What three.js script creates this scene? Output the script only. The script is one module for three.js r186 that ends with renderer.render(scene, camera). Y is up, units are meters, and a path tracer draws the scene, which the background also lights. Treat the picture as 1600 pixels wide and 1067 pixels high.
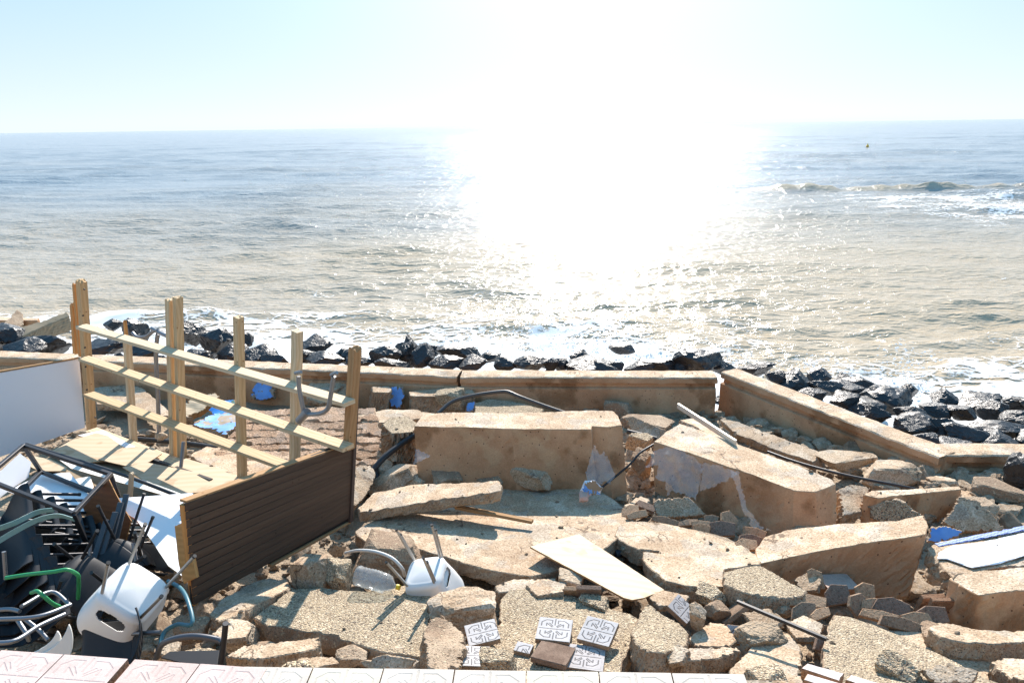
import * as THREE from 'three';
import { ImprovedNoise } from 'three/addons/math/ImprovedNoise.js';
import { mergeGeometries, toCreasedNormals, mergeVertices } from 'three/addons/utils/BufferGeometryUtils.js';

// ---------------------------------------------------------------- camera, sky, sun, exposure
const scene = new THREE.Scene();
const camera = new THREE.PerspectiveCamera(49.8, 1024 / 682, 0.1, 20000);
camera.rotation.order = 'YXZ';
camera.position.set(0, 1.65, 0);
camera.rotation.set(THREE.MathUtils.degToRad(-16.35), 0, THREE.MathUtils.degToRad(-0.8));
camera.updateMatrixWorld(true);
scene.add(camera);

const renderer = new THREE.WebGLRenderer({ antialias: true });
renderer.setSize(1024, 682);
renderer.toneMapping = THREE.LinearToneMapping;
renderer.toneMappingExposure = 2.32;
renderer.shadowMap.enabled = true;

const SUN_AZ = THREE.MathUtils.degToRad(6), SUN_EL = THREE.MathUtils.degToRad(28);
const sunDir = new THREE.Vector3(Math.sin(SUN_AZ) * Math.cos(SUN_EL), Math.sin(SUN_EL), -Math.cos(SUN_AZ) * Math.cos(SUN_EL));
const sun = new THREE.DirectionalLight(0xfff6ec, 3.9);
sun.position.copy(sunDir).multiplyScalar(60);
sun.target.position.set(0, -2, -8);
sun.castShadow = true;
sun.shadow.mapSize.set(4096, 4096);
Object.assign(sun.shadow.camera, { left: -22, right: 22, top: 22, bottom: -22, near: 1, far: 140 });
scene.add(sun, sun.target);

{ // computed clear sky: blue overhead, pale towards the horizon, a wide aureole round the sun
  const W = 512, H = 256, d = new Float32Array(W * H * 4);
  for (let j = 0; j < H; j++) for (let i = 0; i < W; i++) {
    const el = ((j + 0.5) / H - 0.5) * Math.PI, az = ((i + 0.5) / W - 0.5) * 2 * Math.PI;
    const y = Math.max(0, Math.sin(el)), x = Math.cos(el) * Math.cos(az), z = Math.cos(el) * Math.sin(az);
    const a = Math.acos(Math.min(1, x * sunDir.x + Math.sin(el) * sunDir.y + z * sunDir.z));
    const h = Math.pow(1 - y, 5), k = Math.exp(-y * 1.6);
    const glow = 0.55 * Math.exp(-a * a / 0.085) + 0.11 * Math.exp(-a * a / 0.40);
    const c = [0.045 + 0.095 * k + 0.245 * h, 0.168 + 0.145 * k + 0.118 * h, 0.35 + 0.105 * k + 0.02 * h];
    const p = (j * W + i) * 4;
    d[p] = c[0] + glow * 1.0; d[p + 1] = c[1] + glow * 0.92; d[p + 2] = c[2] + glow * 0.8; d[p + 3] = 1;
  }
  const t = new THREE.DataTexture(d, W, H, THREE.RGBAFormat, THREE.FloatType);
  t.mapping = THREE.EquirectangularReflectionMapping; t.magFilter = THREE.LinearFilter; t.minFilter = THREE.LinearFilter;
  t.wrapS = THREE.RepeatWrapping; t.needsUpdate = true;
  scene.background = t; scene.environment = t; scene.backgroundIntensity = 1; scene.environmentIntensity = 1;
}

// ---------------------------------------------------------------- helpers
const V = (x, y, z) => new THREE.Vector3(x, y, z);
function mulberry(a) { return () => { a |= 0; a = a + 0x6D2B79F5 | 0; let t = Math.imul(a ^ a >>> 15, 1 | a); t = t + Math.imul(t ^ t >>> 7, 61 | t) ^ t; return ((t ^ t >>> 14) >>> 0) / 4294967296; }; }
const rnd = mulberry(20241);
const rr = (a, b) => a + (b - a) * rnd();
const IN = new ImprovedNoise();
const n3 = (x, y, z) => IN.noise(x, y, z);
const fbm = (x, y, z, o = 4) => { let s = 0, a = 0.5, f = 1; for (let i = 0; i < o; i++) { s += a * IN.noise(x * f + i * 17.3, y * f + i * 5.1, z * f); a *= 0.5; f *= 2.03; } return s; };
const clamp = (x, a, b) => Math.min(b, Math.max(a, x));
const sstep = (a, b, x) => { const t = clamp((x - a) / (b - a), 0, 1); return t * t * (3 - 2 * t); };
const lerp = (a, b, t) => a + (b - a) * t;

// survey of the place: sight lines taken from the photograph's standpoint, in the photograph's pixels
const FPX = 533.5 / Math.tan(THREE.MathUtils.degToRad(49.8 / 2));
function ray(px, py) { return V((px - 800) / FPX, (533.5 - py) / FPX, -1).applyQuaternion(camera.quaternion); }
const EYE = camera.position.clone();
function onY(px, py, y) { const r = ray(px, py); return EYE.clone().addScaledVector(r, (y - EYE.y) / r.y); }
function onD(px, py, d) { const r = ray(px, py); return EYE.clone().addScaledVector(r, -d / r.z); }
function planeOf(spec) {
  if (typeof spec === 'number') return { p: V(0, spec, 0), n: V(0, 1, 0) };
  const [a, b, c] = spec.map(s => s.d ? onD(s.p[0], s.p[1], s.d) : onY(s[0], s[1], s[2]));
  const n = b.clone().sub(a).cross(c.clone().sub(a)).normalize(); if (n.y < 0) n.negate();
  return { p: a, n };
}
function onPlane(px, py, pl) { const r = ray(px, py); return EYE.clone().addScaledVector(r, pl.p.clone().sub(EYE).dot(pl.n) / r.dot(pl.n)); }

const taken = {};
function numbered(name) { const k = taken[name] = (taken[name] ?? -1) + 1; return k ? name + '_' + String(k).padStart(3, '0') : name; }
function shadows(o) { o.traverse(m => { if (m.isMesh) { m.castShadow = true; m.receiveShadow = true; } }); return o; }
function tag(o, label, category, group, kind) { if (label) o.userData.label = label; if (category) o.userData.category = category; if (group) o.userData.group = group; if (kind) o.userData.kind = kind; return o; }
function top(o, name, label, category, group, kind) { o.name = numbered(name); scene.add(o); return tag(shadows(o), label, category, group, kind); }
function part(parent, name, geo, mat, label) { const m = new THREE.Mesh(geo, mat); m.name = name; m.castShadow = m.receiveShadow = true; parent.add(m); if (label) m.userData.label = label; return m; }
function group(at) { const g = new THREE.Group(); if (at) g.position.copy(at); return g; }

// ---------------------------------------------------------------- textures
function hash2(x, y, s) { let h = Math.imul(x, 374761393) + Math.imul(y, 668265263) + Math.imul(s, 1274126177); h = Math.imul(h ^ h >>> 13, 1274126177); return ((h ^ h >>> 16) >>> 0) / 4294967296; }
function vnoise(x, y, p, s) { // periodic value noise, period p cells
  const xi = Math.floor(x), yi = Math.floor(y), fx = x - xi, fy = y - yi, u = fx * fx * (3 - 2 * fx), v = fy * fy * (3 - 2 * fy);
  const m = k => ((k % p) + p) % p, x0 = m(xi), x1 = m(xi + 1), y0 = m(yi), y1 = m(yi + 1);
  return lerp(lerp(hash2(x0, y0, s), hash2(x1, y0, s), u), lerp(hash2(x0, y1, s), hash2(x1, y1, s), u), v);
}
function pf(u, v, p, o, s) { let a = 0.5, t = 0, n = 0; for (let i = 0; i < o; i++) { t += a * vnoise(u * p, v * p, p, s + i); n += a; a *= 0.5; p *= 2; } return t / n; }
function worley(u, v, p, s) { // periodic cells: [nearest, second, id]
  const x = u * p, y = v * p, xi = Math.floor(x), yi = Math.floor(y); let d1 = 9, d2 = 9, id = 0;
  for (let j = -1; j <= 1; j++) for (let i = -1; i <= 1; i++) {
    const cx = ((xi + i) % p + p) % p, cy = ((yi + j) % p + p) % p;
    const dx = xi + i + hash2(cx, cy, s) - x, dy = yi + j + hash2(cx, cy, s + 7) - y, d = Math.sqrt(dx * dx + dy * dy);
    if (d < d1) { d2 = d1; d1 = d; id = hash2(cx, cy, s + 13); } else if (d < d2) d2 = d;
  }
  return [d1, d2, id];
}
function tex(W, H, fn, { srgb = true, rep = [1, 1], wrap = THREE.RepeatWrapping } = {}) {
  const d = new Uint8Array(W * H * 4);
  for (let j = 0; j < H; j++) for (let i = 0; i < W; i++) { const c = fn((i + 0.5) / W, (j + 0.5) / H), p = (j * W + i) * 4; d[p] = clamp(c[0], 0, 1) * 255; d[p + 1] = clamp(c[1], 0, 1) * 255; d[p + 2] = clamp(c[2], 0, 1) * 255; d[p + 3] = c.length > 3 ? clamp(c[3], 0, 1) * 255 : 255; }
  const t = new THREE.DataTexture(d, W, H, THREE.RGBAFormat); if (srgb) t.colorSpace = THREE.SRGBColorSpace;
  t.magFilter = THREE.LinearFilter; t.minFilter = THREE.LinearMipmapLinearFilter; t.generateMipmaps = true; t.wrapS = t.wrapT = wrap; t.repeat.set(...rep); t.needsUpdate = true; return t;
}
// a colour map and a height map from one function that returns [r, g, b, height]
function pair(N, size, fn) {
  const c = new Uint8Array(N * N * 4), h = new Uint8Array(N * N * 4);
  for (let j = 0; j < N; j++) for (let i = 0; i < N; i++) {
    const q = fn((i + 0.5) / N, (j + 0.5) / N), p = (j * N + i) * 4;
    for (let k = 0; k < 3; k++) { c[p + k] = clamp(q[k], 0, 1) * 255; h[p + k] = clamp(q[3], 0, 1) * 255; } c[p + 3] = h[p + 3] = 255;
  }
  return [c, h].map((d, k) => { const t = new THREE.DataTexture(d, N, N, THREE.RGBAFormat); if (!k) t.colorSpace = THREE.SRGBColorSpace; t.magFilter = THREE.LinearFilter; t.minFilter = THREE.LinearMipmapLinearFilter; t.generateMipmaps = true; t.wrapS = t.wrapT = THREE.RepeatWrapping; t.repeat.set(1 / size, 1 / size); t.needsUpdate = true; return t; });
}
function std(o) { return new THREE.MeshStandardMaterial({ roughness: 0.9, metalness: 0, ...o }); }
const lin = (r, g, b) => new THREE.Color().setRGB(r, g, b);

const mix3 = (a, b, t) => [lerp(a[0], b[0], t), lerp(a[1], b[1], t), lerp(a[2], b[2], t)];
const tConcrete = pair(1024, 1.7, (u, v) => {
  const big = pf(u, v, 3, 4, 1), mid = pf(u, v, 14, 4, 9), fine = pf(u, v, 170, 2, 21), w = worley(u, v, 60, 3), w2 = worley(u, v, 130, 5), w3 = worley(u, v, 210, 15);
  let c = mix3([0.75, 0.66, 0.555], [0.665, 0.565, 0.455], sstep(0.35, 0.68, big * 0.5 + mid * 0.5));
  c = mix3(c, [0.80, 0.73, 0.64], sstep(0.5, 0.7, pf(u, v, 7, 5, 40)) * 0.7);
  const stain = sstep(0.54, 0.64, pf(u, v, 6, 6, 61)); c = mix3(c, [0.60, 0.49, 0.38], stain * 0.5);
  const grey = sstep(0.56, 0.66, pf(u, v, 9, 6, 97)); c = mix3(c, [0.60, 0.57, 0.53], grey * 0.45);
  c = c.map(x => x + (fine - 0.5) * 0.26);
  const pit = w[2] > 0.78 ? 1 - sstep(0.10, 0.2, w[0]) : 0, sp = w2[2] > 0.72 ? 1 - sstep(0.15, 0.32, w2[0]) : 0, sp3 = w3[2] > 0.8 ? 1 - sstep(0.2, 0.4, w3[0]) : 0;
  const cr = 1 - sstep(0, 0.012, Math.abs(pf(u, v, 4, 6, 301) - 0.5)), crk = cr * sstep(0.5, 0.62, pf(u, v, 3, 2, 333));
  c = mix3(c, [0.36, 0.28, 0.21], pit * 0.75); c = mix3(c, w2[2] > 0.88 ? [0.40, 0.34, 0.29] : [0.85, 0.79, 0.71], sp * 0.55); c = mix3(c, [0.42, 0.35, 0.28], sp3 * 0.45); c = mix3(c, [0.33, 0.26, 0.2], crk * 0.8);
  return [...c, 0.6 + (mid - 0.5) * 0.55 + (fine - 0.5) * 0.4 - pit * 0.4 - sp3 * 0.2 - crk * 0.4];
});
const tPebble = pair(1024, 0.9, (u, v) => {
  const uu = u + (pf(u, v, 40, 2, 5) - 0.5) * 0.012, vv = v + (pf(u, v, 40, 2, 8) - 0.5) * 0.012;
  const w = worley(uu, vv, 84, 3), f = pf(u, v, 200, 2, 5), big = pf(u, v, 4, 4, 2);
  const dome = 1 - sstep(0.1, 0.62, w[0]), gap = 1 - sstep(0.02, 0.16, w[1] - w[0]);
  let c = w[2] < 0.07 ? [0.42, 0.36, 0.31] : w[2] < 0.4 ? [0.64, 0.56, 0.46] : w[2] < 0.75 ? [0.75, 0.67, 0.55] : [0.82, 0.75, 0.64];
  c = mix3(c, [0.56, 0.47, 0.37], gap * 0.38); c = c.map(x => x * (0.9 + 0.2 * big) + (f - 0.5) * 0.12);
  return [...c, dome * 0.75 + (f - 0.5) * 0.2 + 0.1];
});
const tBroken = pair(1024, 1.1, (u, v) => { // broken face of old concrete: brown matrix with stones
  const big = pf(u, v, 4, 5, 71), w = worley(u, v, 44, 31), w2 = worley(u, v, 110, 37), f = pf(u, v, 180, 2, 9);
  let c = mix3([0.69, 0.60, 0.50], [0.56, 0.465, 0.375], sstep(0.3, 0.7, big));
  const st = w[2] > 0.62 ? 1 - sstep(0.28, 0.4, w[0]) : 0; c = mix3(c, w[2] > 0.85 ? [0.76, 0.68, 0.56] : [0.58, 0.48, 0.38], st * 0.7);
  const pit = w2[2] > 0.75 ? 1 - sstep(0.15, 0.35, w2[0]) : 0; c = mix3(c, [0.30, 0.21, 0.14], pit * 0.6);
  c = c.map(x => x + (f - 0.5) * 0.13);
  return [...c, 0.4 + (big - 0.5) * 0.4 + st * 0.25 - pit * 0.3 + (f - 0.5) * 0.3];
});
const tFace = pair(1024, 2.3, (u, v) => { // cast face of the old sea wall: ochre, run stains, small holes
  const big = pf(u, v, 3, 5, 171), run = pf(u, v * 0.25, 12, 4, 131), w = worley(u, v, 34, 131), f = pf(u, v, 260, 2, 9), mid = pf(u, v, 20, 4, 77);
  let c = mix3([0.765, 0.61, 0.47], [0.675, 0.51, 0.375], sstep(0.3, 0.7, big * 0.7 + run * 0.3));
  c = mix3(c, [0.48, 0.34, 0.22], sstep(0.55, 0.7, pf(u, v, 6, 6, 191)) * 0.6);
  c = mix3(c, [0.79, 0.68, 0.54], sstep(0.6, 0.72, pf(u, v, 9, 5, 211)) * 0.4);
  const pit = w[2] > 0.80 ? 1 - sstep(0.05, 0.12, w[0]) : 0; c = mix3(c, [0.25, 0.17, 0.11], pit * 0.8);
  c = c.map(x => x + (f - 0.5) * 0.08 + (mid - 0.5) * 0.06);
  return [...c, 0.6 + (mid - 0.5) * 0.5 - pit * 0.5 + (f - 0.5) * 0.2];
});
const tRock = pair(512, 1.2, (u, v) => {
  const big = pf(u, v, 4, 6, 7), f = pf(u, v, 90, 3, 19), r = Math.abs(pf(u, v, 8, 5, 23) - 0.5) * 2;
  const c = mix3([0.10, 0.105, 0.115], [0.20, 0.195, 0.20], big).map(x => x + (f - 0.5) * 0.12);
  return [...c, big * 0.6 + f * 0.3 - (1 - sstep(0, 0.08, r)) * 0.2];
});
const tWood = pair(512, 1.0, (u, v) => { // grain runs along u
  const wav = v + (pf(u, v, 3, 3, 5) - 0.5) * 0.05, g = vnoise(u * 4, wav * 90, 90, 3) * 0.5 + vnoise(u * 8, wav * 180, 180, 4) * 0.5, r = 0.5 + 0.5 * Math.sin(wav * 2 * Math.PI * 22 + pf(u, v, 4, 3, 44) * 6);
  const w = worley(u, v, 7, 3), kn = w[2] > 0.72 ? 1 - sstep(0.03, 0.09, Math.hypot(w[0])) : 0;
  let c = mix3([0.845, 0.76, 0.635], [0.735, 0.625, 0.48], r * 0.5 + g * 0.4 - 0.1); c = mix3(c, [0.55, 0.38, 0.24], kn * 0.7); c = c.map(x => x + (g - 0.5) * 0.1);
  return [...c, g];
});
const tPly = pair(512, 1.3, (u, v) => {
  const wx = v + (pf(u, v, 2, 4, 15) - 0.5) * 0.22, r = 0.5 + 0.5 * Math.sin(wx * 2 * Math.PI * 11), g = vnoise(u * 6, v * 160, 160, 3);
  let c = mix3([0.91, 0.85, 0.75], [0.85, 0.745, 0.61], r * 0.35 + g * 0.35); c = mix3(c, [0.68, 0.55, 0.4], sstep(0.62, 0.72, pf(u, v, 6, 5, 81)) * 0.35);
  return [...c, g];
});
const tDirt = pair(1024, 1.3, (u, v) => {
  const big = pf(u, v, 4, 5, 3), w = worley(u, v, 40, 9), w2 = worley(u, v, 90, 19), f = pf(u, v, 160, 2, 6);
  let c = mix3([0.66, 0.585, 0.49], [0.52, 0.45, 0.37], big); c = mix3(c, [0.62, 0.53, 0.42], (w[2] > 0.6 ? 1 - sstep(0.25, 0.45, w[0]) : 0) * 0.7); c = c.map(x => x + (f - 0.5) * 0.15);
  return [...c, (1 - w[0]) * 0.5 + (1 - w2[0]) * 0.3 + f * 0.2];
});
function mat2(t, bump, o = {}) { return std({ map: t[0], bumpMap: t[1], bumpScale: bump, ...o }); }
const M = {
  concrete: mat2(tConcrete, 0.009), concretePale: mat2(tConcrete, 0.006, { color: lin(1.2, 1.19, 1.19) }), concreteGrey: null,
  pebble: mat2(tPebble, 0.012), pebbleGrey: null,
  broken: mat2(tBroken, 0.014), face: mat2(tFace, 0.006), rock: mat2(tRock, 0.008, { roughness: 0.36 }), dirt: mat2(tDirt, 0.02),
  wood: mat2(tWood, 0.001, { roughness: 0.75 }), woodOrange: mat2(tWood, 0.001, { roughness: 0.7, color: lin(0.85, 0.5, 0.22) }), woodRed: mat2(tWood, 0.001, { roughness: 0.6, color: lin(0.42, 0.15, 0.06) }), woodGrey: mat2(tWood, 0.002, { color: lin(0.5, 0.5, 0.5) }), woodBrown: mat2(tWood, 0.002, { color: lin(0.6, 0.45, 0.32) }),
  ply: mat2(tPly, 0.001, { roughness: 0.7, color: lin(0.74, 0.68, 0.62) }),
};

M.woods = [[1, 1, 1], [0.93, 0.88, 0.8], [0.88, 0.8, 0.68], [0.97, 0.95, 0.92]].map(c => mat2(tWood, 0.0015, { roughness: 0.75, color: lin(...c) })); M.concreteGrey = M.concrete; M.pebbleGrey = M.pebble;
// ---------------------------------------------------------------- sea
const SEA = -2.9;
const waves = []; { const r = mulberry(77);
  for (let i = 0; i < 46; i++) { const L = 0.55 * Math.pow(1.115, i) , th = (r() - 0.5) * 1.05 * (i > 30 ? 0.5 : 1) + 0.06, k = 2 * Math.PI / L; waves.push({ L, kx: Math.sin(th) * k, kz: Math.cos(th) * k, a: i > 26 ? 0.03 : L * (i > 6 ? 0.0092 : 0.006), p: r() * 6.28 }); } }
function crest(x, d, cx0, cx1, at, bend, h, w) { const e = sstep(cx0 - 9, cx0 + 3, x) * (1 - sstep(cx1, cx1 + 6, x)) * (0.65 + 0.8 * n3(x * 0.23, at, 4) + 0.5 * n3(x * 0.9, at, 8)); const q = (d - at - bend * Math.sin(x * 0.13 + at) - 0.5 * n3(x * 0.2, at, 1)) / w; return h * e * Math.exp(-q * q * (q < 0 ? 3.2 : 0.5)); }
function seaH(x, z, ds = 0) {
  const d = -z; let h = 0;
  const m = 0.75 + 0.9 * n3(x * 0.05, z * 0.07, 3.3);
  for (const w of waves) { const f = w.L < 3 * ds ? 0 : w.L < 6 * ds ? (w.L / ds - 3) / 3 : 1; if (!f) continue; const s = Math.sin(w.kx * x + w.kz * z + w.p + 0.8 * n3(x * 0.11, z * 0.11, w.L)); h += w.a * f * m * (w.L > 1.2 ? 0.75 * (1.17 - 1.7 * Math.pow(Math.abs(s), 0.8)) : s); }
  h *= 0.45 + 0.55 * sstep(11, 16, d);
  const near = sstep(34, 13, d);
  h += near * 0.07 * (1.1 - Math.pow(Math.abs(Math.sin(d * 0.95 + 1.6 * n3(x * 0.12, z * 0.15, 9))), 0.7) * 1.6);
  h += near * 0.10 * fbm(x * 0.9, z * 1.3, 2, 4);
  h += crest(x, d, 18, 46, 51, 0.8, 0.55, 0.9) + crest(x, d, 12, 30, 36, 1.2, 0.16, 1.6) + crest(x, d, 4, 20, 17.2, 0.8, 0.09, 0.9) + crest(x, d, -16, -3, 18.6, 0.9, 0.22, 0.8) + crest(x, d, -9, 3, 20.5, 1.2, 0.18, 1.2) + crest(x, d, -2, 9, 24, 1.2, 0.1, 1.2) + crest(x, d, 20, 40, 74, 0.8, 0.3, 1.2);
  return h;
}
const tRipple = tex(1024, 1024, (u, v) => { const a = pf(u, v, 14, 5, 5), b = 1 - Math.abs(pf(u + a * 0.03, v, 10, 5, 33) * 2 - 1); const h = a * 0.5 + b * b * 0.5; return [h, h, h]; }, { srgb: false, rep: [1 / 5.2, 1 / 2.3] });
{
  const R = 880, C = 640, A0 = -0.86, A1 = 0.86, pos = new Float32Array((R + 1) * (C + 1) * 3), uv = new Float32Array((R + 1) * (C + 1) * 2), col = new Float32Array((R + 1) * (C + 1) * 3), idx = new Uint32Array(R * C * 6);
  const D0 = 8.3, D1 = 9000; let q = 0;
  for (let j = 0; j <= R; j++) {
    const t = j / R, d = D0 * Math.pow(D1 / D0, Math.pow(t, 1.25)), ds = Math.max(d * 0.007, 0.05);
    for (let i = 0; i <= C; i++) { const a = A0 + (A1 - A0) * i / C, x = d * Math.tan(a), z = -d, n = j * (C + 1) + i; pos[n * 3] = x; pos[n * 3 + 1] = SEA + (d < 2500 ? seaH(x, z, ds) : 0); pos[n * 3 + 2] = z; uv[n * 2] = x; uv[n * 2 + 1] = z; const sed = clamp(2.4 * crest(x, d, 18, 46, 51, 0.8, 0.55, 0.9) + sstep(70, 12, d) + 0.7 * fbm(x * 0.035, d * 0.06, 4, 4) * sstep(200, 30, d), 0, 1); col[n * 3] = lerp(0.285, 0.49, sed); col[n * 3 + 1] = lerp(0.315, 0.385, sed); col[n * 3 + 2] = lerp(0.33, 0.26, sed); } // silt stirred up near the shore
  }
  for (let j = 0; j < R; j++) for (let i = 0; i < C; i++) { const a = j * (C + 1) + i, b = a + 1, c = a + C + 1, e = c + 1; idx[q++] = a; idx[q++] = b; idx[q++] = c; idx[q++] = b; idx[q++] = e; idx[q++] = c; }
  const g = new THREE.BufferGeometry(); g.setAttribute('position', new THREE.BufferAttribute(pos, 3)); g.setAttribute('uv', new THREE.BufferAttribute(uv, 2)); g.setAttribute('color', new THREE.BufferAttribute(col, 3)); g.setIndex(new THREE.BufferAttribute(idx, 1)); g.computeVertexNormals();
  const m = new THREE.MeshPhysicalMaterial({ color: lin(1, 1, 1), roughness: 0.13, ior: 1.33, bumpMap: tRipple, bumpScale: 0.082, vertexColors: true });
  top(new THREE.Mesh(g, m), 'sea', 'brown sunlit sea water reaching the horizon', 'water', null, 'structure');
}
// foam: lacy sheets riding on the water
function foamSheet(x0, x1, d0, d1, nx, nz, W, H, density, seed, label) {
  const g = new THREE.PlaneGeometry(1, 1, nx, nz), p = g.attributes.position, uv = g.attributes.uv;
  for (let i = 0; i < p.count; i++) { const x = lerp(x0, x1, uv.getX(i)), d = lerp(d0, d1, uv.getY(i)); p.setXYZ(i, x, SEA + seaH(x, -d, Math.max(d * 0.007, 0.05)) + 0.018, -d); }
  g.computeVertexNormals();
  const t = tex(W, H, (u, v) => {
    const x = lerp(x0, x1, u), d = lerp(d0, d1, v), wx = x + 0.5 * fbm(x * 0.8, d * 0.8, seed, 3), wd = d + 0.4 * fbm(x * 0.8, d * 0.8, seed + 5, 3);
    const D = density(x, d);
    if (D < 0.02) return [1, 1, 1, 0];
    const r1 = 1 - Math.abs(fbm(wx * 0.7, wd * 1.7, seed, 3)) * 3.2, r2 = 1 - Math.abs(fbm(wx * 2.2, wd * 4.2, seed + 3, 3)) * 2.6, bl = fbm(wx * 0.5, wd * 0.9, seed + 9, 4);
    const s = Math.max(r1 * r1 * r1, r2 * r2 * r2 * 1.0) * 0.55 + bl * 0.75 + n3(x * 14, d * 20, seed) * 0.10 + n3(x * 33, d * 45, seed) * 0.14;
    const a = sstep(0.80 - D, 1.0 - D, s);
    return [1, 1, 1, a];
  }, { srgb: false, wrap: THREE.ClampToEdgeWrapping });
  const am = t; const m = std({ color: lin(0.82, 0.81, 0.78), roughness: 0.8, map: am, transparent: true, alphaTest: 0 });
  const o = new THREE.Mesh(g, m); top(o, 'sea_foam', label, 'foam', null, 'stuff'); return o;
}
// ---------------------------------------------------------------- builders
const hAt = py => -2.1 + (py - 770) * 0.00185;                  // usual height of the rubble where the eye meets it at that row
const SLOPE = off => [[400, 1000, hAt(1000) + off], [1200, 1000, hAt(1000) + off], [800, 770, hAt(770) + off]];
function delaunay(P) { // Bowyer-Watson on [x, y] points
  const n = P.length; let x0 = 1e9, y0 = 1e9, x1 = -1e9, y1 = -1e9; for (const p of P) { x0 = Math.min(x0, p[0]); x1 = Math.max(x1, p[0]); y0 = Math.min(y0, p[1]); y1 = Math.max(y1, p[1]); }
  const D = Math.max(x1 - x0, y1 - y0) * 20, mx = (x0 + x1) / 2, my = (y0 + y1) / 2, Q = P.concat([[mx - D, my - D], [mx + D, my - D], [mx, my + D]]);
  const mk = (a, b, c) => { const [ax, ay] = Q[a], [bx, by] = Q[b], [cx, cy] = Q[c], d = 2 * (ax * (by - cy) + bx * (cy - ay) + cx * (ay - by)); if (Math.abs(d) < 1e-14) return { v: [a, b, c], x: 0, y: 0, r: 1e18 };
    const A = ax * ax + ay * ay, B = bx * bx + by * by, C = cx * cx + cy * cy, ux = (A * (by - cy) + B * (cy - ay) + C * (ay - by)) / d, uy = (A * (cx - bx) + B * (ax - cx) + C * (bx - ax)) / d; return { v: [a, b, c], x: ux, y: uy, r: (ax - ux) ** 2 + (ay - uy) ** 2 }; };
  const order = [...Array(n).keys()].sort((a, b) => P[a][0] - P[b][0]); let open = [mk(n, n + 1, n + 2)], done = [];
  for (const i of order) {
    const [px, py] = Q[i], edges = new Map(), keep = [];
    for (const t of open) { const dx = px - t.x; if (dx > 0 && dx * dx > t.r) { done.push(t); continue; } if (dx * dx + (py - t.y) ** 2 > t.r) { keep.push(t); continue; } for (let k = 0; k < 3; k++) { const a = t.v[k], b = t.v[(k + 1) % 3], key = a < b ? a * 1e5 + b : b * 1e5 + a; edges.set(key, edges.has(key) ? null : [a, b]); } }
    open = keep; for (const e of edges.values()) if (e) open.push(mk(e[0], e[1], i));
  }
  return done.concat(open).map(t => t.v).filter(v => v.every(k => k < n));
}
function inside(p, poly) { let r = false; for (let i = 0, j = poly.length - 1; i < poly.length; j = i++) { const a = poly[i], b = poly[j]; if ((a[1] > p[1]) !== (b[1] > p[1]) && p[0] < (b[0] - a[0]) * (p[1] - a[1]) / (b[1] - a[1]) + a[0]) r = !r; } return r; }
let slabSeed = 0;
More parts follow.
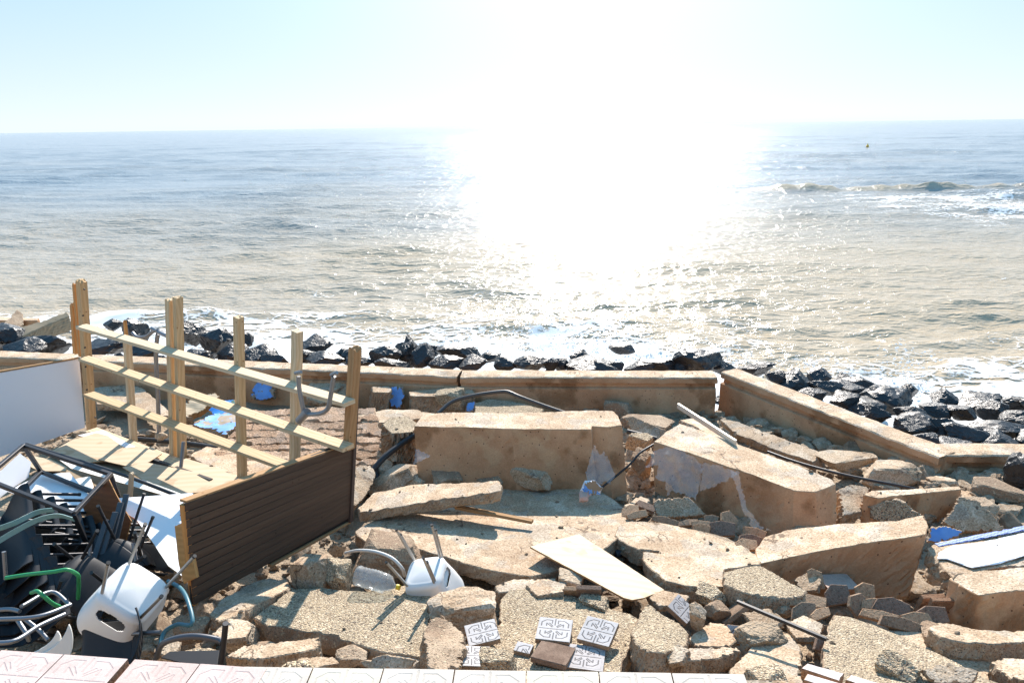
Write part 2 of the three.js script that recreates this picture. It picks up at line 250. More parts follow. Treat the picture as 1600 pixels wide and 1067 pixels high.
// broken slab or block: the outline of its upper face, then its thickness; worn edge, uneven broken sides
function slabGeo(pts, n, o = {}) {
  const { t = 0.12, jit = 0.009, rough = 0.009, bevel = 0.007, sj = 0.014, taper = 0, ext, fine = 1 } = o, sd = ++slabSeed * 7.31;
  const C = pts.reduce((a, p) => a.add(p), V(0, 0, 0)).multiplyScalar(1 / pts.length);
  const u = Math.abs(n.x) > 0.9 ? V(0, 0, 1) : V(1, 0, 0); u.addScaledVector(n, -u.dot(n)).normalize(); const v = n.clone().cross(u);
  let Q = pts.map(p => { const d = p.clone().sub(C); return [d.dot(u), d.dot(v)]; });
  let area = 0; Q.forEach((p, i) => { const q = Q[(i + 1) % Q.length]; area += p[0] * q[1] - q[0] * p[1]; }); if (area < 0) Q.reverse();
  let per = 0; Q.forEach((p, i) => { const q = Q[(i + 1) % Q.length]; per += Math.hypot(q[0] - p[0], q[1] - p[1]); });
  const s = clamp(per / 110, 0.012, 0.05) / fine; let R = [];
  Q.forEach((p, i) => { const q = Q[(i + 1) % Q.length], L = Math.hypot(q[0] - p[0], q[1] - p[1]), k = Math.max(1, Math.round(L / s)); for (let j = 0; j < k; j++) R.push([lerp(p[0], q[0], j / k), lerp(p[1], q[1], j / k)]); });
  const N = R.length, nor = R.map((p, i) => { const a = R[(i + N - 1) % N], b = R[(i + 1) % N], dx = b[0] - a[0], dy = b[1] - a[1], l = Math.hypot(dx, dy) || 1; return [dy / l, -dx / l]; });
  const lo = jit, R0 = R; R = R.map((p, i) => { const k = lo * (2.2 * fbm(p[0] * 5, p[1] * 5, sd, 2) + (hash2(i, slabSeed, 3) - 0.5) * 1.3 - (hash2(i >> 1, slabSeed, 9) > 0.9 ? 1.8 : 0)); return [p[0] + nor[i][0] * k, p[1] + nor[i][1] * k]; });
  const relief = (x, y) => rough * 3 * fbm(x * 2.2, y * 2.2, sd + 3, 4);
  const T0 = R.map((p, i) => [p[0] - nor[i][0] * bevel, p[1] - nor[i][1] * bevel]), I = T0.slice(), g = s * 1.7, rs = mulberry(slabSeed * 31 + 5);
  const xs = T0.map(p => p[0]), ys = T0.map(p => p[1]), X0 = Math.min(...xs), X1 = Math.max(...xs), Y0 = Math.min(...ys), Y1 = Math.max(...ys);
  for (let y = Y0; y < Y1; y += g) for (let x = X0; x < X1; x += g) { const p = [x + (rs() - 0.5) * g * 0.6, y + (rs() - 0.5) * g * 0.6]; if (!inside(p, T0)) continue; let ok = true; for (const b of T0) if ((b[0] - p[0]) ** 2 + (b[1] - p[1]) ** 2 < (s * 0.85) ** 2) { ok = false; break; } if (ok) I.push(p); }
  const down = ext ? ext.clone().normalize() : n.clone().negate(), pos = [], uv = [], at = (p, h, dn) => { const w = V(0, 0, 0).addScaledVector(u, p[0]).addScaledVector(v, p[1]).addScaledVector(n, h).addScaledVector(down, dn); return w; };
  const tri = (a, b, c, ua, ub, uc) => { for (const q of [a, b, c]) pos.push(q.x, q.y, q.z); uv.push(...ua, ...ub, ...uc); };
  const ou = sd * 0.37 % 3, ov = sd * 0.73 % 3, top3 = I.map(p => at(p, relief(p[0], p[1]), 0)), uvI = I.map(p => [p[0] + ou, p[1] + ov]);
  for (const [a, b, c] of delaunay(I)) { const cx = (I[a][0] + I[b][0] + I[c][0]) / 3, cy = (I[a][1] + I[b][1] + I[c][1]) / 3; if (!inside([cx, cy], T0)) continue; const cr = (I[b][0] - I[a][0]) * (I[c][1] - I[a][1]) - (I[b][1] - I[a][1]) * (I[c][0] - I[a][0]); if (Math.abs(cr) < 1e-9) continue; const k = cr > 0 ? [a, b, c] : [a, c, b]; tri(top3[k[0]], top3[k[1]], top3[k[2]], uvI[k[0]], uvI[k[1]], uvI[k[2]]); }
  const topN = pos.length / 3, K = Math.max(2, Math.min(16, Math.round(t / 0.035))), rings = [top3.slice(0, N)];
  for (let k = 0; k <= K; k++) { const f = k / K, dn = lerp(bevel * 0.9, t, f);
    rings.push(R.map((p1, i) => { const sm = Math.min(1, f * 2.2), p = [lerp(p1[0], R0[i][0], sm), lerp(p1[1], R0[i][1], sm)], e = sj * (k ? 2.0 * fbm(p[0] * 6 + sd, p[1] * 6, dn * 6, 3) + (hash2(i, k, slabSeed) - 0.5) * 1.4 + 1.6 * fbm(p[0] * 14, p[1] * 14, dn * 22 + sd, 2) : 0) - taper * f - (k === K ? 0.01 : 0), q = [p[0] + nor[i][0] * e, p[1] + nor[i][1] * e]; return at(q, relief(p[0], p[1]) * (1 - f), dn + (k === K ? sj * 2 * fbm(p[0] * 7, p[1] * 7, sd + 9, 3) : 0)); })); }
  let acc = 0; const su = R.map((p, i) => { const r = acc; const q = R[(i + 1) % N]; acc += Math.hypot(q[0] - p[0], q[1] - p[1]); return r; });
  for (let k = 0; k < rings.length - 1; k++) { const A = rings[k], B = rings[k + 1], va = -(k ? lerp(bevel, t, (k - 1) / K) : 0), vb = -lerp(bevel, t, k / K);
    for (let i = 0; i < N; i++) { const j = (i + 1) % N, ua = su[i] + ou, ub = (j ? su[j] : acc) + ou; tri(A[i], B[i], A[j], [ua, va + ov], [ua, vb + ov], [ub, va + ov]); tri(A[j], B[i], B[j], [ub, va + ov], [ua, vb + ov], [ub, vb + ov]); } }
  const L = rings[rings.length - 1], l2 = L.map(p => new THREE.Vector2(p.dot(u), p.dot(v)));
  for (const [a, b, c] of THREE.ShapeUtils.triangulateShape(l2, [])) tri(L[a], L[c], L[b], [l2[a].x, l2[a].y], [l2[c].x, l2[c].y], [l2[b].x, l2[b].y]);
  let geo = new THREE.BufferGeometry(); geo.setAttribute('position', new THREE.Float32BufferAttribute(pos, 3)); geo.setAttribute('uv', new THREE.Float32BufferAttribute(uv, 2));
  geo = toCreasedNormals(geo, 0.5); geo.clearGroups(); geo.addGroup(0, topN, 0); geo.addGroup(topN, pos.length / 3 - topN, 1);
  return { geo, C };
}
function slab(name, label, category, px, plane, o = {}) {
  const pl = planeOf(plane), { geo, C } = slabGeo(px.map(p => onPlane(p[0], p[1], pl)), pl.n, o), m = new THREE.Mesh(geo, [o.mat || M.concrete, o.smat || M.broken]); m.position.copy(C);
  return o.parent ? (m.name = name, o.parent.add(m), shadows(m)) : top(m, name, label, category, o.group);
}
// boulder: a sphere cut by random planes, then roughened
function rockGeo(rx, ry, rz, seed, detail = 4, cuts = 13, bump = 0.05, sharp = 0.5) {
  const r = mulberry(seed), g = new THREE.IcosahedronGeometry(1, detail); const p = g.attributes.position, pl = [];
  for (let i = 0; i < cuts; i++) { const d = V(r() * 2 - 1, r() * 2 - 1, r() * 2 - 1).normalize(); pl.push([d, 0.58 + 0.38 * r()]); }
  for (let i = 0; i < p.count; i++) { const d = V(p.getX(i), p.getY(i), p.getZ(i)).normalize(); let k = 1.22; for (const [n, h] of pl) { const c = d.dot(n); if (c > 0.05) k = Math.min(k, h / c); } k *= 1 + bump * 2 * fbm(d.x * 2 + seed, d.y * 2, d.z * 2, 4) + bump * 0.9 * n3(d.x * 7, d.y * 7 + seed, d.z * 7) + bump * 0.5 * n3(d.x * 17, d.y * 17 + seed, d.z * 17); p.setXYZ(i, d.x * k * rx, d.y * k * ry, d.z * k * rz); }
  const q = toCreasedNormals(g, sharp), uv = q.attributes.uv, P = q.attributes.position, N = q.attributes.normal;
  for (let i = 0; i < P.count; i++) { const ax = Math.abs(N.getX(i)), ay = Math.abs(N.getY(i)), az = Math.abs(N.getZ(i)); const X = P.getX(i), Y = P.getY(i), Z = P.getZ(i); if (ay >= ax && ay >= az) uv.setXY(i, X + seed % 7, Z); else if (ax >= az) uv.setXY(i, Z + seed % 7, Y); else uv.setXY(i, X + seed % 7, Y); }
  return q;
}
// angular chunk: a block with uneven faces and knocked-off corners
function chunkGeo(rx, ry, rz, seed, bump = 0.05) {
  const r = mulberry(seed), g = new THREE.IcosahedronGeometry(1, 7), p = g.attributes.position, pl = [], j = () => (r() - 0.5) * 0.55;
  for (const [x, y, z] of [[1, 0, 0], [-1, 0, 0], [0, 1, 0], [0, -1, 0], [0, 0, 1], [0, 0, -1]]) pl.push([V(x + j(), y + j(), z + j()).normalize(), 0.68 + 0.2 * r()]);
  for (let i = 0; i < 6; i++) pl.push([V(r() < 0.5 ? -1 : 1, r() < 0.4 ? -1 : 1, r() < 0.5 ? -1 : 1).add(V(j(), j(), j())).normalize(), 0.82 + 0.25 * r()]);
  for (let i = 0; i < p.count; i++) { const d = V(p.getX(i), p.getY(i), p.getZ(i)).normalize(); let k = 1.5; for (const [n, h] of pl) { const c = d.dot(n); if (c > 0.05) k = Math.min(k, h / c); } k *= 1 + bump * 1.6 * fbm(d.x * 3 + seed, d.y * 3, d.z * 3, 3) + bump * 0.7 * n3(d.x * 11, d.y * 11 + seed, d.z * 11); p.setXYZ(i, d.x * k * rx, d.y * k * ry, d.z * k * rz); }
  const q = toCreasedNormals(g, 0.3), uv = q.attributes.uv, P = q.attributes.position, N = q.attributes.normal;
  for (let i = 0; i < P.count; i++) { const ax = Math.abs(N.getX(i)), ay = Math.abs(N.getY(i)), az = Math.abs(N.getZ(i)), X = P.getX(i), Y = P.getY(i), Z = P.getZ(i); if (ay >= ax && ay >= az) uv.setXY(i, X + seed % 7, Z); else if (ax >= az) uv.setXY(i, Z + seed % 7, Y); else uv.setXY(i, X + seed % 7, Y); }
  return q;
}
function boxGeo(w, h, d, b = 0.004) { // chamfered box, uv in metres, grain along x
  const s = new THREE.Shape(), W = w / 2 - b, H = h / 2 - b; s.moveTo(-W, -H); s.lineTo(W, -H); s.lineTo(W, H); s.lineTo(-W, H); s.closePath();
  const g = new THREE.ExtrudeGeometry(s, { depth: d - 2 * b, bevelEnabled: true, bevelThickness: b, bevelSize: b, bevelSegments: 1 }); g.translate(0, 0, -(d - 2 * b) / 2); return boxUV(g);
}
function boxUV(g, k = 1, off = 0) { if (g.index) g = g.toNonIndexed(); g.computeVertexNormals(); const P = g.attributes.position, N = g.attributes.normal, uv = new Float32Array(P.count * 2); for (let i = 0; i < P.count; i++) { const ax = Math.abs(N.getX(i)), ay = Math.abs(N.getY(i)), az = Math.abs(N.getZ(i)), X = P.getX(i) * k, Y = P.getY(i) * k, Z = P.getZ(i) * k; const q = ax > ay && ax > az ? [Z, Y] : ay > az ? [X, Z] : [X, Y]; uv[i * 2] = q[0] + off; uv[i * 2 + 1] = q[1] + off * 0.7; } g.setAttribute('uv', new THREE.BufferAttribute(uv, 2)); return g; }
let beamSeed = 1;
// straight timber or bar from a to b, w across, h along `up`; its ends may be splintered
function beamGeo(a, b, w, h, up = V(0, 1, 0), { break1 = 0, bev = 0.003 } = {}) {
  const L = a.distanceTo(b), x = b.clone().sub(a).normalize(), z = x.clone().cross(up).normalize(), y = z.clone().cross(x); let g;
  if (break1) { g = new THREE.BoxGeometry(L, h, w, Math.max(2, Math.round(L / 0.05)), 4, 4); const P = g.attributes.position, r = mulberry(beamSeed * 77), tab = {}; for (let i = 0; i < P.count; i++) if (P.getX(i) > L / 2 - 1e-4) { const k = P.getY(i).toFixed(3) + P.getZ(i).toFixed(3); P.setX(i, L / 2 - break1 * (tab[k] ??= r() * r() + 0.5 * Math.abs(P.getY(i) / h))); } g = boxUV(g, 1, beamSeed * 0.61); } else { g = boxGeo(L, h, w, Math.min(bev, w / 5, h / 5)); const u = g.attributes.uv; for (let i = 0; i < u.count; i++) u.setXY(i, u.getX(i) + beamSeed * 0.61, u.getY(i) + beamSeed * 0.37); }
  beamSeed++; const m = new THREE.Matrix4().makeBasis(x, y, z).setPosition(a.clone().add(b).multiplyScalar(0.5)); return g.applyMatrix4(m);
}
function tubeGeo(pts, r, seg = 24, rad = 10) { const c = pts.length > 2 ? new THREE.CatmullRomCurve3(pts, false, 'centripetal') : new THREE.LineCurve3(...pts); const g = new THREE.TubeGeometry(c, pts.length > 2 ? seg : 1, r, rad); return mergeGeometries([g, ...[[0, -1], [1, 1]].map(([t, s]) => { const p = c.getPointAt(t), d = c.getTangentAt(t).multiplyScalar(s), k = new THREE.CircleGeometry(r, rad); k.applyQuaternion(new THREE.Quaternion().setFromUnitVectors(V(0, 0, 1), d)); k.translate(p.x, p.y, p.z); return k; })]); }
function centred(m) { const g = m.geometry; g.computeBoundingBox(); const c = g.boundingBox.getCenter(V(0, 0, 0)); c.y = g.boundingBox.min.y; g.translate(-c.x, -c.y, -c.z); m.position.copy(c); return m; }
function solo(name, label, category, geo, mat, grp) { return top(centred(new THREE.Mesh(geo, mat)), name, label, category, grp); }
const paint = (r, g, b, rough = 0.5, o = {}) => std({ color: lin(r, g, b), roughness: rough, ...o });
// ---------------------------------------------------------------- sea wall, in four broken sections
const WT = -1.83;
function wallSection(a, b, label, { h = 0.75, seed = 1, endA = 0, endB = 0, chip = [] } = {}) {
  const A = onY(a[0], a[1], WT + (a[2] || 0)), B = onY(b[0], b[1], WT + (b[2] || 0)), x = B.clone().sub(A), L = x.length(); x.normalize(); const back = V(0, 1, 0).cross(x).normalize(); if (back.z > 0) back.negate();
  // profile: [towards the sea, up], from the sea-side foot over the cap to the landward foot
  const pr = [[0.30, -h], [0.30, -0.3], [0.31, -0.14], [0.33, -0.12], [0.33, -0.03], [0.315, -0.004], [0.24, 0.004], [0.16, 0], [0.08, 0.003], [0.014, -0.003], [0, -0.016], [-0.002, -0.05], [0, -0.088], [0.006, -0.092], [0.055, -0.096], [0.06, -0.12], [0.055, -0.162], [0.012, -0.172], [0.002, -0.18], [0.0, -0.3], [0.002, -0.45], [0, -0.6], [0, -h]];
  const nS = Math.round(L / 0.035), P = [], uv = []; const ring = i => { const s = i / nS * L; return pr.map(([q, y], k) => { const edge = k >= 4 && k <= 12; let c = 0; for (const [c0, cw, cd] of chip) c += cd * Math.exp(-(((s / L - c0) / cw) ** 2)); const e = (edge ? 0.009 : 0.006) * fbm(s * 3.5 + seed * 9, q * 9, y * 9, 4) * 2 + (k >= 9 && k <= 12 ? -0.05 * Math.max(0, fbm(s * 5, seed, 0, 4) - 0.12) : 0); const cut = k >= 8 && k <= 13 ? c : 0;
      const es = i === 0 ? endA * fbm(q * 9, y * 6, seed, 3) : i === nS ? endB * fbm(q * 9, y * 6, seed + 4, 3) : 0; return A.clone().addScaledVector(x, s + es).addScaledVector(back, q + e * 0.5 + cut * 0.6).add(V(0, y + (edge ? e : 0) - cut * 0.5, 0)); }); };
  let acc = [0]; for (let k = 1; k < pr.length; k++) acc.push(acc[k - 1] + Math.hypot(pr[k][0] - pr[k - 1][0], pr[k][1] - pr[k - 1][1]));
  const R = []; for (let i = 0; i <= nS; i++) R.push(ring(i)); const groups = [[], [], []], G2 = [[], [], []];
  for (let i = 0; i < nS; i++) for (let k = 0; k < pr.length - 1; k++) { const a0 = R[i][k], a1 = R[i + 1][k], b0 = R[i][k + 1], b1 = R[i + 1][k + 1], m = k >= 4 && k < 10 ? 0 : k >= 12 && k < 17 ? 2 : 1; const u0 = i / nS * L + seed * 1.7, u1 = (i + 1) / nS * L + seed * 1.7; groups[m].push(a0, a1, b0, a1, b1, b0); G2[m].push([u0, acc[k]], [u1, acc[k]], [u0, acc[k + 1]], [u1, acc[k]], [u1, acc[k + 1]], [u0, acc[k + 1]]); }
  for (const [ri, fl] of [[0, 0], [nS, 1]]) { const l2 = pr.map(p => new THREE.Vector2(p[0], p[1])); for (const t of THREE.ShapeUtils.triangulateShape(l2, [])) { const o = fl ? t : [t[0], t[2], t[1]]; for (const k of o) { groups[1].push(R[ri][k]); G2[1].push([l2[k].x, l2[k].y]); } } }
  const O = A.clone().add(B).multiplyScalar(0.5); O.y = WT - h; const all = groups.flat(), pos = all.flatMap(p => [p.x - O.x, p.y - O.y, p.z - O.z]);
  let g = new THREE.BufferGeometry(); g.setAttribute('position', new THREE.Float32BufferAttribute(pos, 3)); g.setAttribute('uv', new THREE.Float32BufferAttribute(G2.flat().flat(), 2)); g = toCreasedNormals(g, 0.6); g.clearGroups(); let st = 0; groups.forEach((q, i) => { g.addGroup(st, q.length, i); st += q.length; });
  const m = new THREE.Mesh(g, [M.concretePale, M.face, M.face]); m.position.copy(O); return top(m, 'sea_wall_section', label, 'wall', 'broken sea wall');
}
wallSection([-160, 551], [714, 588], 'long tan sea wall section behind the timber frame', { seed: 1, endB: 0.05, chip: [[0.985, 0.02, 0.05], [0.93, 0.02, 0.025]] });
wallSection([719, 589], [1121, 590], 'straight tan sea wall section in the middle, behind the longest block', { seed: 2, endA: 0.03, endB: 0.04, chip: [[0.02, 0.03, 0.04]] });
wallSection([1127, 581], [1468, 715], 'tan sea wall section slanting down to the right', { seed: 3, endA: 0.03, endB: 0.05, chip: [[0.55, 0.03, 0.02], [0.8, 0.05, 0.015]] });
wallSection([1474, 711], [1720, 712], 'short tan sea wall section at the right edge, beside the black boulders', { seed: 4, endA: 0.04 });
const WL = [[-160, 551], [714, 588], [1124, 588], [1470, 714], [1720, 712]].map(p => { const q = onY(p[0], p[1], WT); return [q.x, -q.z]; });
function wallD(x) { if (x <= WL[0][0]) return WL[0][1]; for (let i = 0; i < WL.length - 1; i++) if (x <= WL[i + 1][0]) return lerp(WL[i][1], WL[i + 1][1], (x - WL[i][0]) / (WL[i + 1][0] - WL[i][0])); return WL[WL.length - 1][1]; }
function groundH(x, d) {
  const w = wallD(x); let h = -1.98 - 0.075 * (clamp(d, 2, 10) - 4);
  if (x > 3) h += 0.12 * sstep(3, 4.5, x) * sstep(4, 7, d);
  h += 0.09 * fbm(x * 0.9, d * 0.9, 3, 4) + 0.05 * fbm(x * 4, d * 4, 8, 3);
  const b = d - (w + 0.2); if (b > -0.1) h = lerp(h, -2.45 - 0.28 * Math.max(0, b), sstep(-0.1, 0.15, b)) ;
  return h;
}
{
  const nx = 330, nz = 190, g = new THREE.PlaneGeometry(1, 1, nx, nz), P = g.attributes.position, uv = g.attributes.uv;
  for (let i = 0; i < P.count; i++) { const x = lerp(-15, 15, uv.getX(i)), d = lerp(1.2, 17, uv.getY(i)); P.setXYZ(i, x, groundH(x, d), -d); uv.setXY(i, x, d); }
  g.computeVertexNormals(); top(new THREE.Mesh(g, M.dirt), 'ground', 'brown dirt and crushed rubble below the promenade', 'ground', null, 'structure');
}
// ---------------------------------------------------------------- promenade edge with patterned tiles
const tilePair = dark => pair(256, 1, (u, v) => { // one paving tile: pressed groove ornament
  const x = Math.abs(u - 0.5), y = Math.abs(v - 0.5), seg = (ax, ay, bx, by) => { const dx = bx - ax, dy = by - ay, t = clamp(((x - ax) * dx + (y - ay) * dy) / (dx * dx + dy * dy), 0, 1); return Math.hypot(x - ax - t * dx, y - ay - t * dy); };
  const d = Math.min(seg(0.09, 0.38, 0.27, 0.38), seg(0.27, 0.38, 0.4, 0.27), seg(0.4, 0.27, 0.4, 0.11), seg(0.08, 0.08, 0.25, 0.23), seg(0.0, 0.17, 0.0, 0.44), seg(0.16, 0, 0.45, 0), seg(0.06, 0.12, 0.17, 0.245), seg(0.12, 0.0, 0.0, 0.0), seg(0.25, 0.23, 0.25, 0.12), seg(0.09, 0.24, 0.09, 0.38));
  const gr = 1 - sstep(0.009, 0.019, d), f = pf(u, v, 90, 2, 3), b = pf(u, v, 4, 4, 31), ed = Math.max(x, y) > 0.485 ? 1 : 0;
  const c = mix3([0.80, 0.78, 0.76], [0.34, 0.32, 0.31], gr * dark).map(q => q + (f - 0.5) * 0.12 + (b - 0.5) * 0.1);
  return [...c, 0.85 - gr * 0.8 + (f - 0.5) * 0.15 - ed * 0.3];
});
const tTile = tilePair(0.6), tPave = tilePair(0.10);
const tileMat = (r, g, b, t = tTile) => [mat2(t, t === tPave ? 0.0014 : 0.005, { color: lin(r, g, b) }), mat2(tBroken, 0.006, { color: lin(r * 1.0, g * 0.95, b * 0.9) })];
const TILE = 0.2236, tmPink = tileMat(0.96, 0.78, 0.74, tPave), tmPink2 = tileMat(0.92, 0.73, 0.68, tPave), tmCream = tileMat(0.98, 0.92, 0.80, tPave), tmWhite = tileMat(0.92, 0.86, 0.78, tPave), tmGrey = tileMat(0.80, 0.80, 0.83), tmGrey2 = tileMat(0.70, 0.68, 0.70), tmMauve = tileMat(0.55, 0.52, 0.58), tmBrown = tileMat(1.12, 1.02, 0.96);
function tileGeo(s = TILE, t = 0.035, w = s) { const g = boxGeo(s, t, w, 0.0035), P = g.attributes.position, N = g.attributes.normal, uv = g.attributes.uv, a = [], b = []; 
  const idx = [[], []]; for (let i = 0; i < P.count; i += 3) (N.getY(i) > 0.9 ? idx[0] : idx[1]).push(i, i + 1, i + 2);
  const o = new THREE.BufferGeometry(), pos = [], nn = [], uu = []; idx.flat().forEach((i, k) => { pos.push(P.getX(i), P.getY(i), P.getZ(i)); nn.push(N.getX(i), N.getY(i), N.getZ(i)); if (k < idx[0].length) uu.push(P.getX(i) / TILE + s / TILE / 2, P.getZ(i) / TILE + w / TILE / 2); else uu.push(uv.getX(i), uv.getY(i)); });
  o.setAttribute('position', new THREE.Float32BufferAttribute(pos, 3)); o.setAttribute('normal', new THREE.Float32BufferAttribute(nn, 3)); o.setAttribute('uv', new THREE.Float32BufferAttribute(uu, 2)); o.addGroup(0, idx[0].length, 0); o.addGroup(idx[0].length, idx[1].length, 1); return o; }
const TG = tileGeo();
function promenade(label, a, b, rows, mats, mortarAt, endCut) {
  const A = onY(a[0], a[1], 0), B = onY(b[0], b[1], 0), x = B.clone().sub(A), L = x.length(); x.normalize(); const z = x.clone().cross(V(0, 1, 0)).normalize(); if (z.z < 0) z.negate(); const G = group(A.clone().add(B).multiplyScalar(0.5).setY(-0.04)), M4 = new THREE.Matrix4().makeBasis(x, V(0, 1, 0), x.clone().cross(V(0, 1, 0)));
  const sh = new THREE.Shape(), D = rows * (TILE + 0.004) + 0.02, cut = endCut || 0; sh.moveTo(-L / 2 - 0.3, 0); sh.lineTo(L / 2 - 0.005, 0); sh.lineTo(L / 2 - 0.005 + cut, -D); sh.lineTo(-L / 2 - 0.3, -D); sh.closePath();
  const base = new THREE.ExtrudeGeometry(sh, { depth: 0.22, bevelEnabled: false }); base.rotateX(Math.PI / 2); base.translate(0, 0, 0); const bz = boxUV(base); // y from 0 down
  const flip = z.dot(x.clone().cross(V(0, 1, 0))) > 0 ? 1 : -1; const R = new THREE.Matrix4().makeBasis(x, V(0, 1, 0), x.clone().cross(V(0, 1, 0))); bz.scale(1, 1, -flip); bz.computeVertexNormals(); bz.applyMatrix4(R); part(G, 'concrete_bed', bz, M.concrete);
  for (let r = 0; r < rows; r++) for (let c = -1; ; c++) { let off = c * (TILE + 0.004) + TILE / 2; if (mortarAt !== undefined && off > mortarAt) off += 0.02; if (off + TILE / 2 > L + cut * (r + 0.5) / rows + 0.03) break; const m = part(G, 'paving_tile', TG, mats[r % mats.length][(c + 7) % mats[r % mats.length].length]); const q = V(0, 0, 0).addScaledVector(x, off - L / 2).addScaledVector(z, 0.012 + TILE / 2 + r * (TILE + 0.004)); m.position.set(q.x, 0.0185 + rr(-0.001, 0.001), q.z); m.rotation.y = Math.atan2(-x.z, x.x) + (Math.floor(rr(0, 2)) * Math.PI); }
  return top(G, 'promenade_edge', label, 'pavement', 'edges of the promenade in front');
}
promenade('pink patterned tile paving at the bottom left', [-90, 1002], [452, 1040], 4, [[tmPink, tmPink2, tmPink], [tmCream, tmCream]], 0.62, -0.05);
promenade('pale patterned tile paving along the bottom middle', [492, 1036], [1240, 1047], 4, [[tmWhite, tmCream, tmWhite]], undefined, 0.06);
{ // the body of the promenade under the paving and its rough drop towards the rubble
  const g = boxGeo(12, 1.9, 3.2, 0.02); const m = new THREE.Mesh(g, M.broken); m.position.set(0, -1.25, 0.2); top(m, 'promenade', 'rough concrete body of the promenade under the paving', 'pavement', null, 'structure');
}
// ---------------------------------------------------------------- black boulders of the breakwater
const bGeo = []; for (let i = 0; i < 12; i++) bGeo.push(rockGeo(1, 0.78, 0.9, 300 + i * 17, 9, 15, 0.06, 0.3));
let bi = 0;
function boulder(px, py, d, w, hpx, label, o = {}) { // px,py: centre; d: distance; w, hpx: width and height in the photograph
  const c = onD(px, py, d), dep = d / Math.cos(0.29), k = dep / FPX, m = new THREE.Mesh(bGeo[bi % 12], M.rock); const r = mulberry(900 + bi++);
  const rx = w * k / 2 * 1.12, ry = Math.max(hpx * k / 2 * 1.15, 0.12) / 0.78 , rz = (rx + ry) * 0.55 / 0.9; m.position.copy(c); m.scale.set(rx, ry, rz); m.rotation.set((r() - 0.5) * 0.4, (r() - 0.5) * 0.8, (o.tilt || 0) + (r() - 0.5) * 0.3);
  top(m, 'boulder', label, 'boulder', 'black breakwater boulders'); return m;
}
const near = ['behind the timber frame', 'behind the middle of the sea wall', 'behind the slanting wall section', 'at the right edge'];
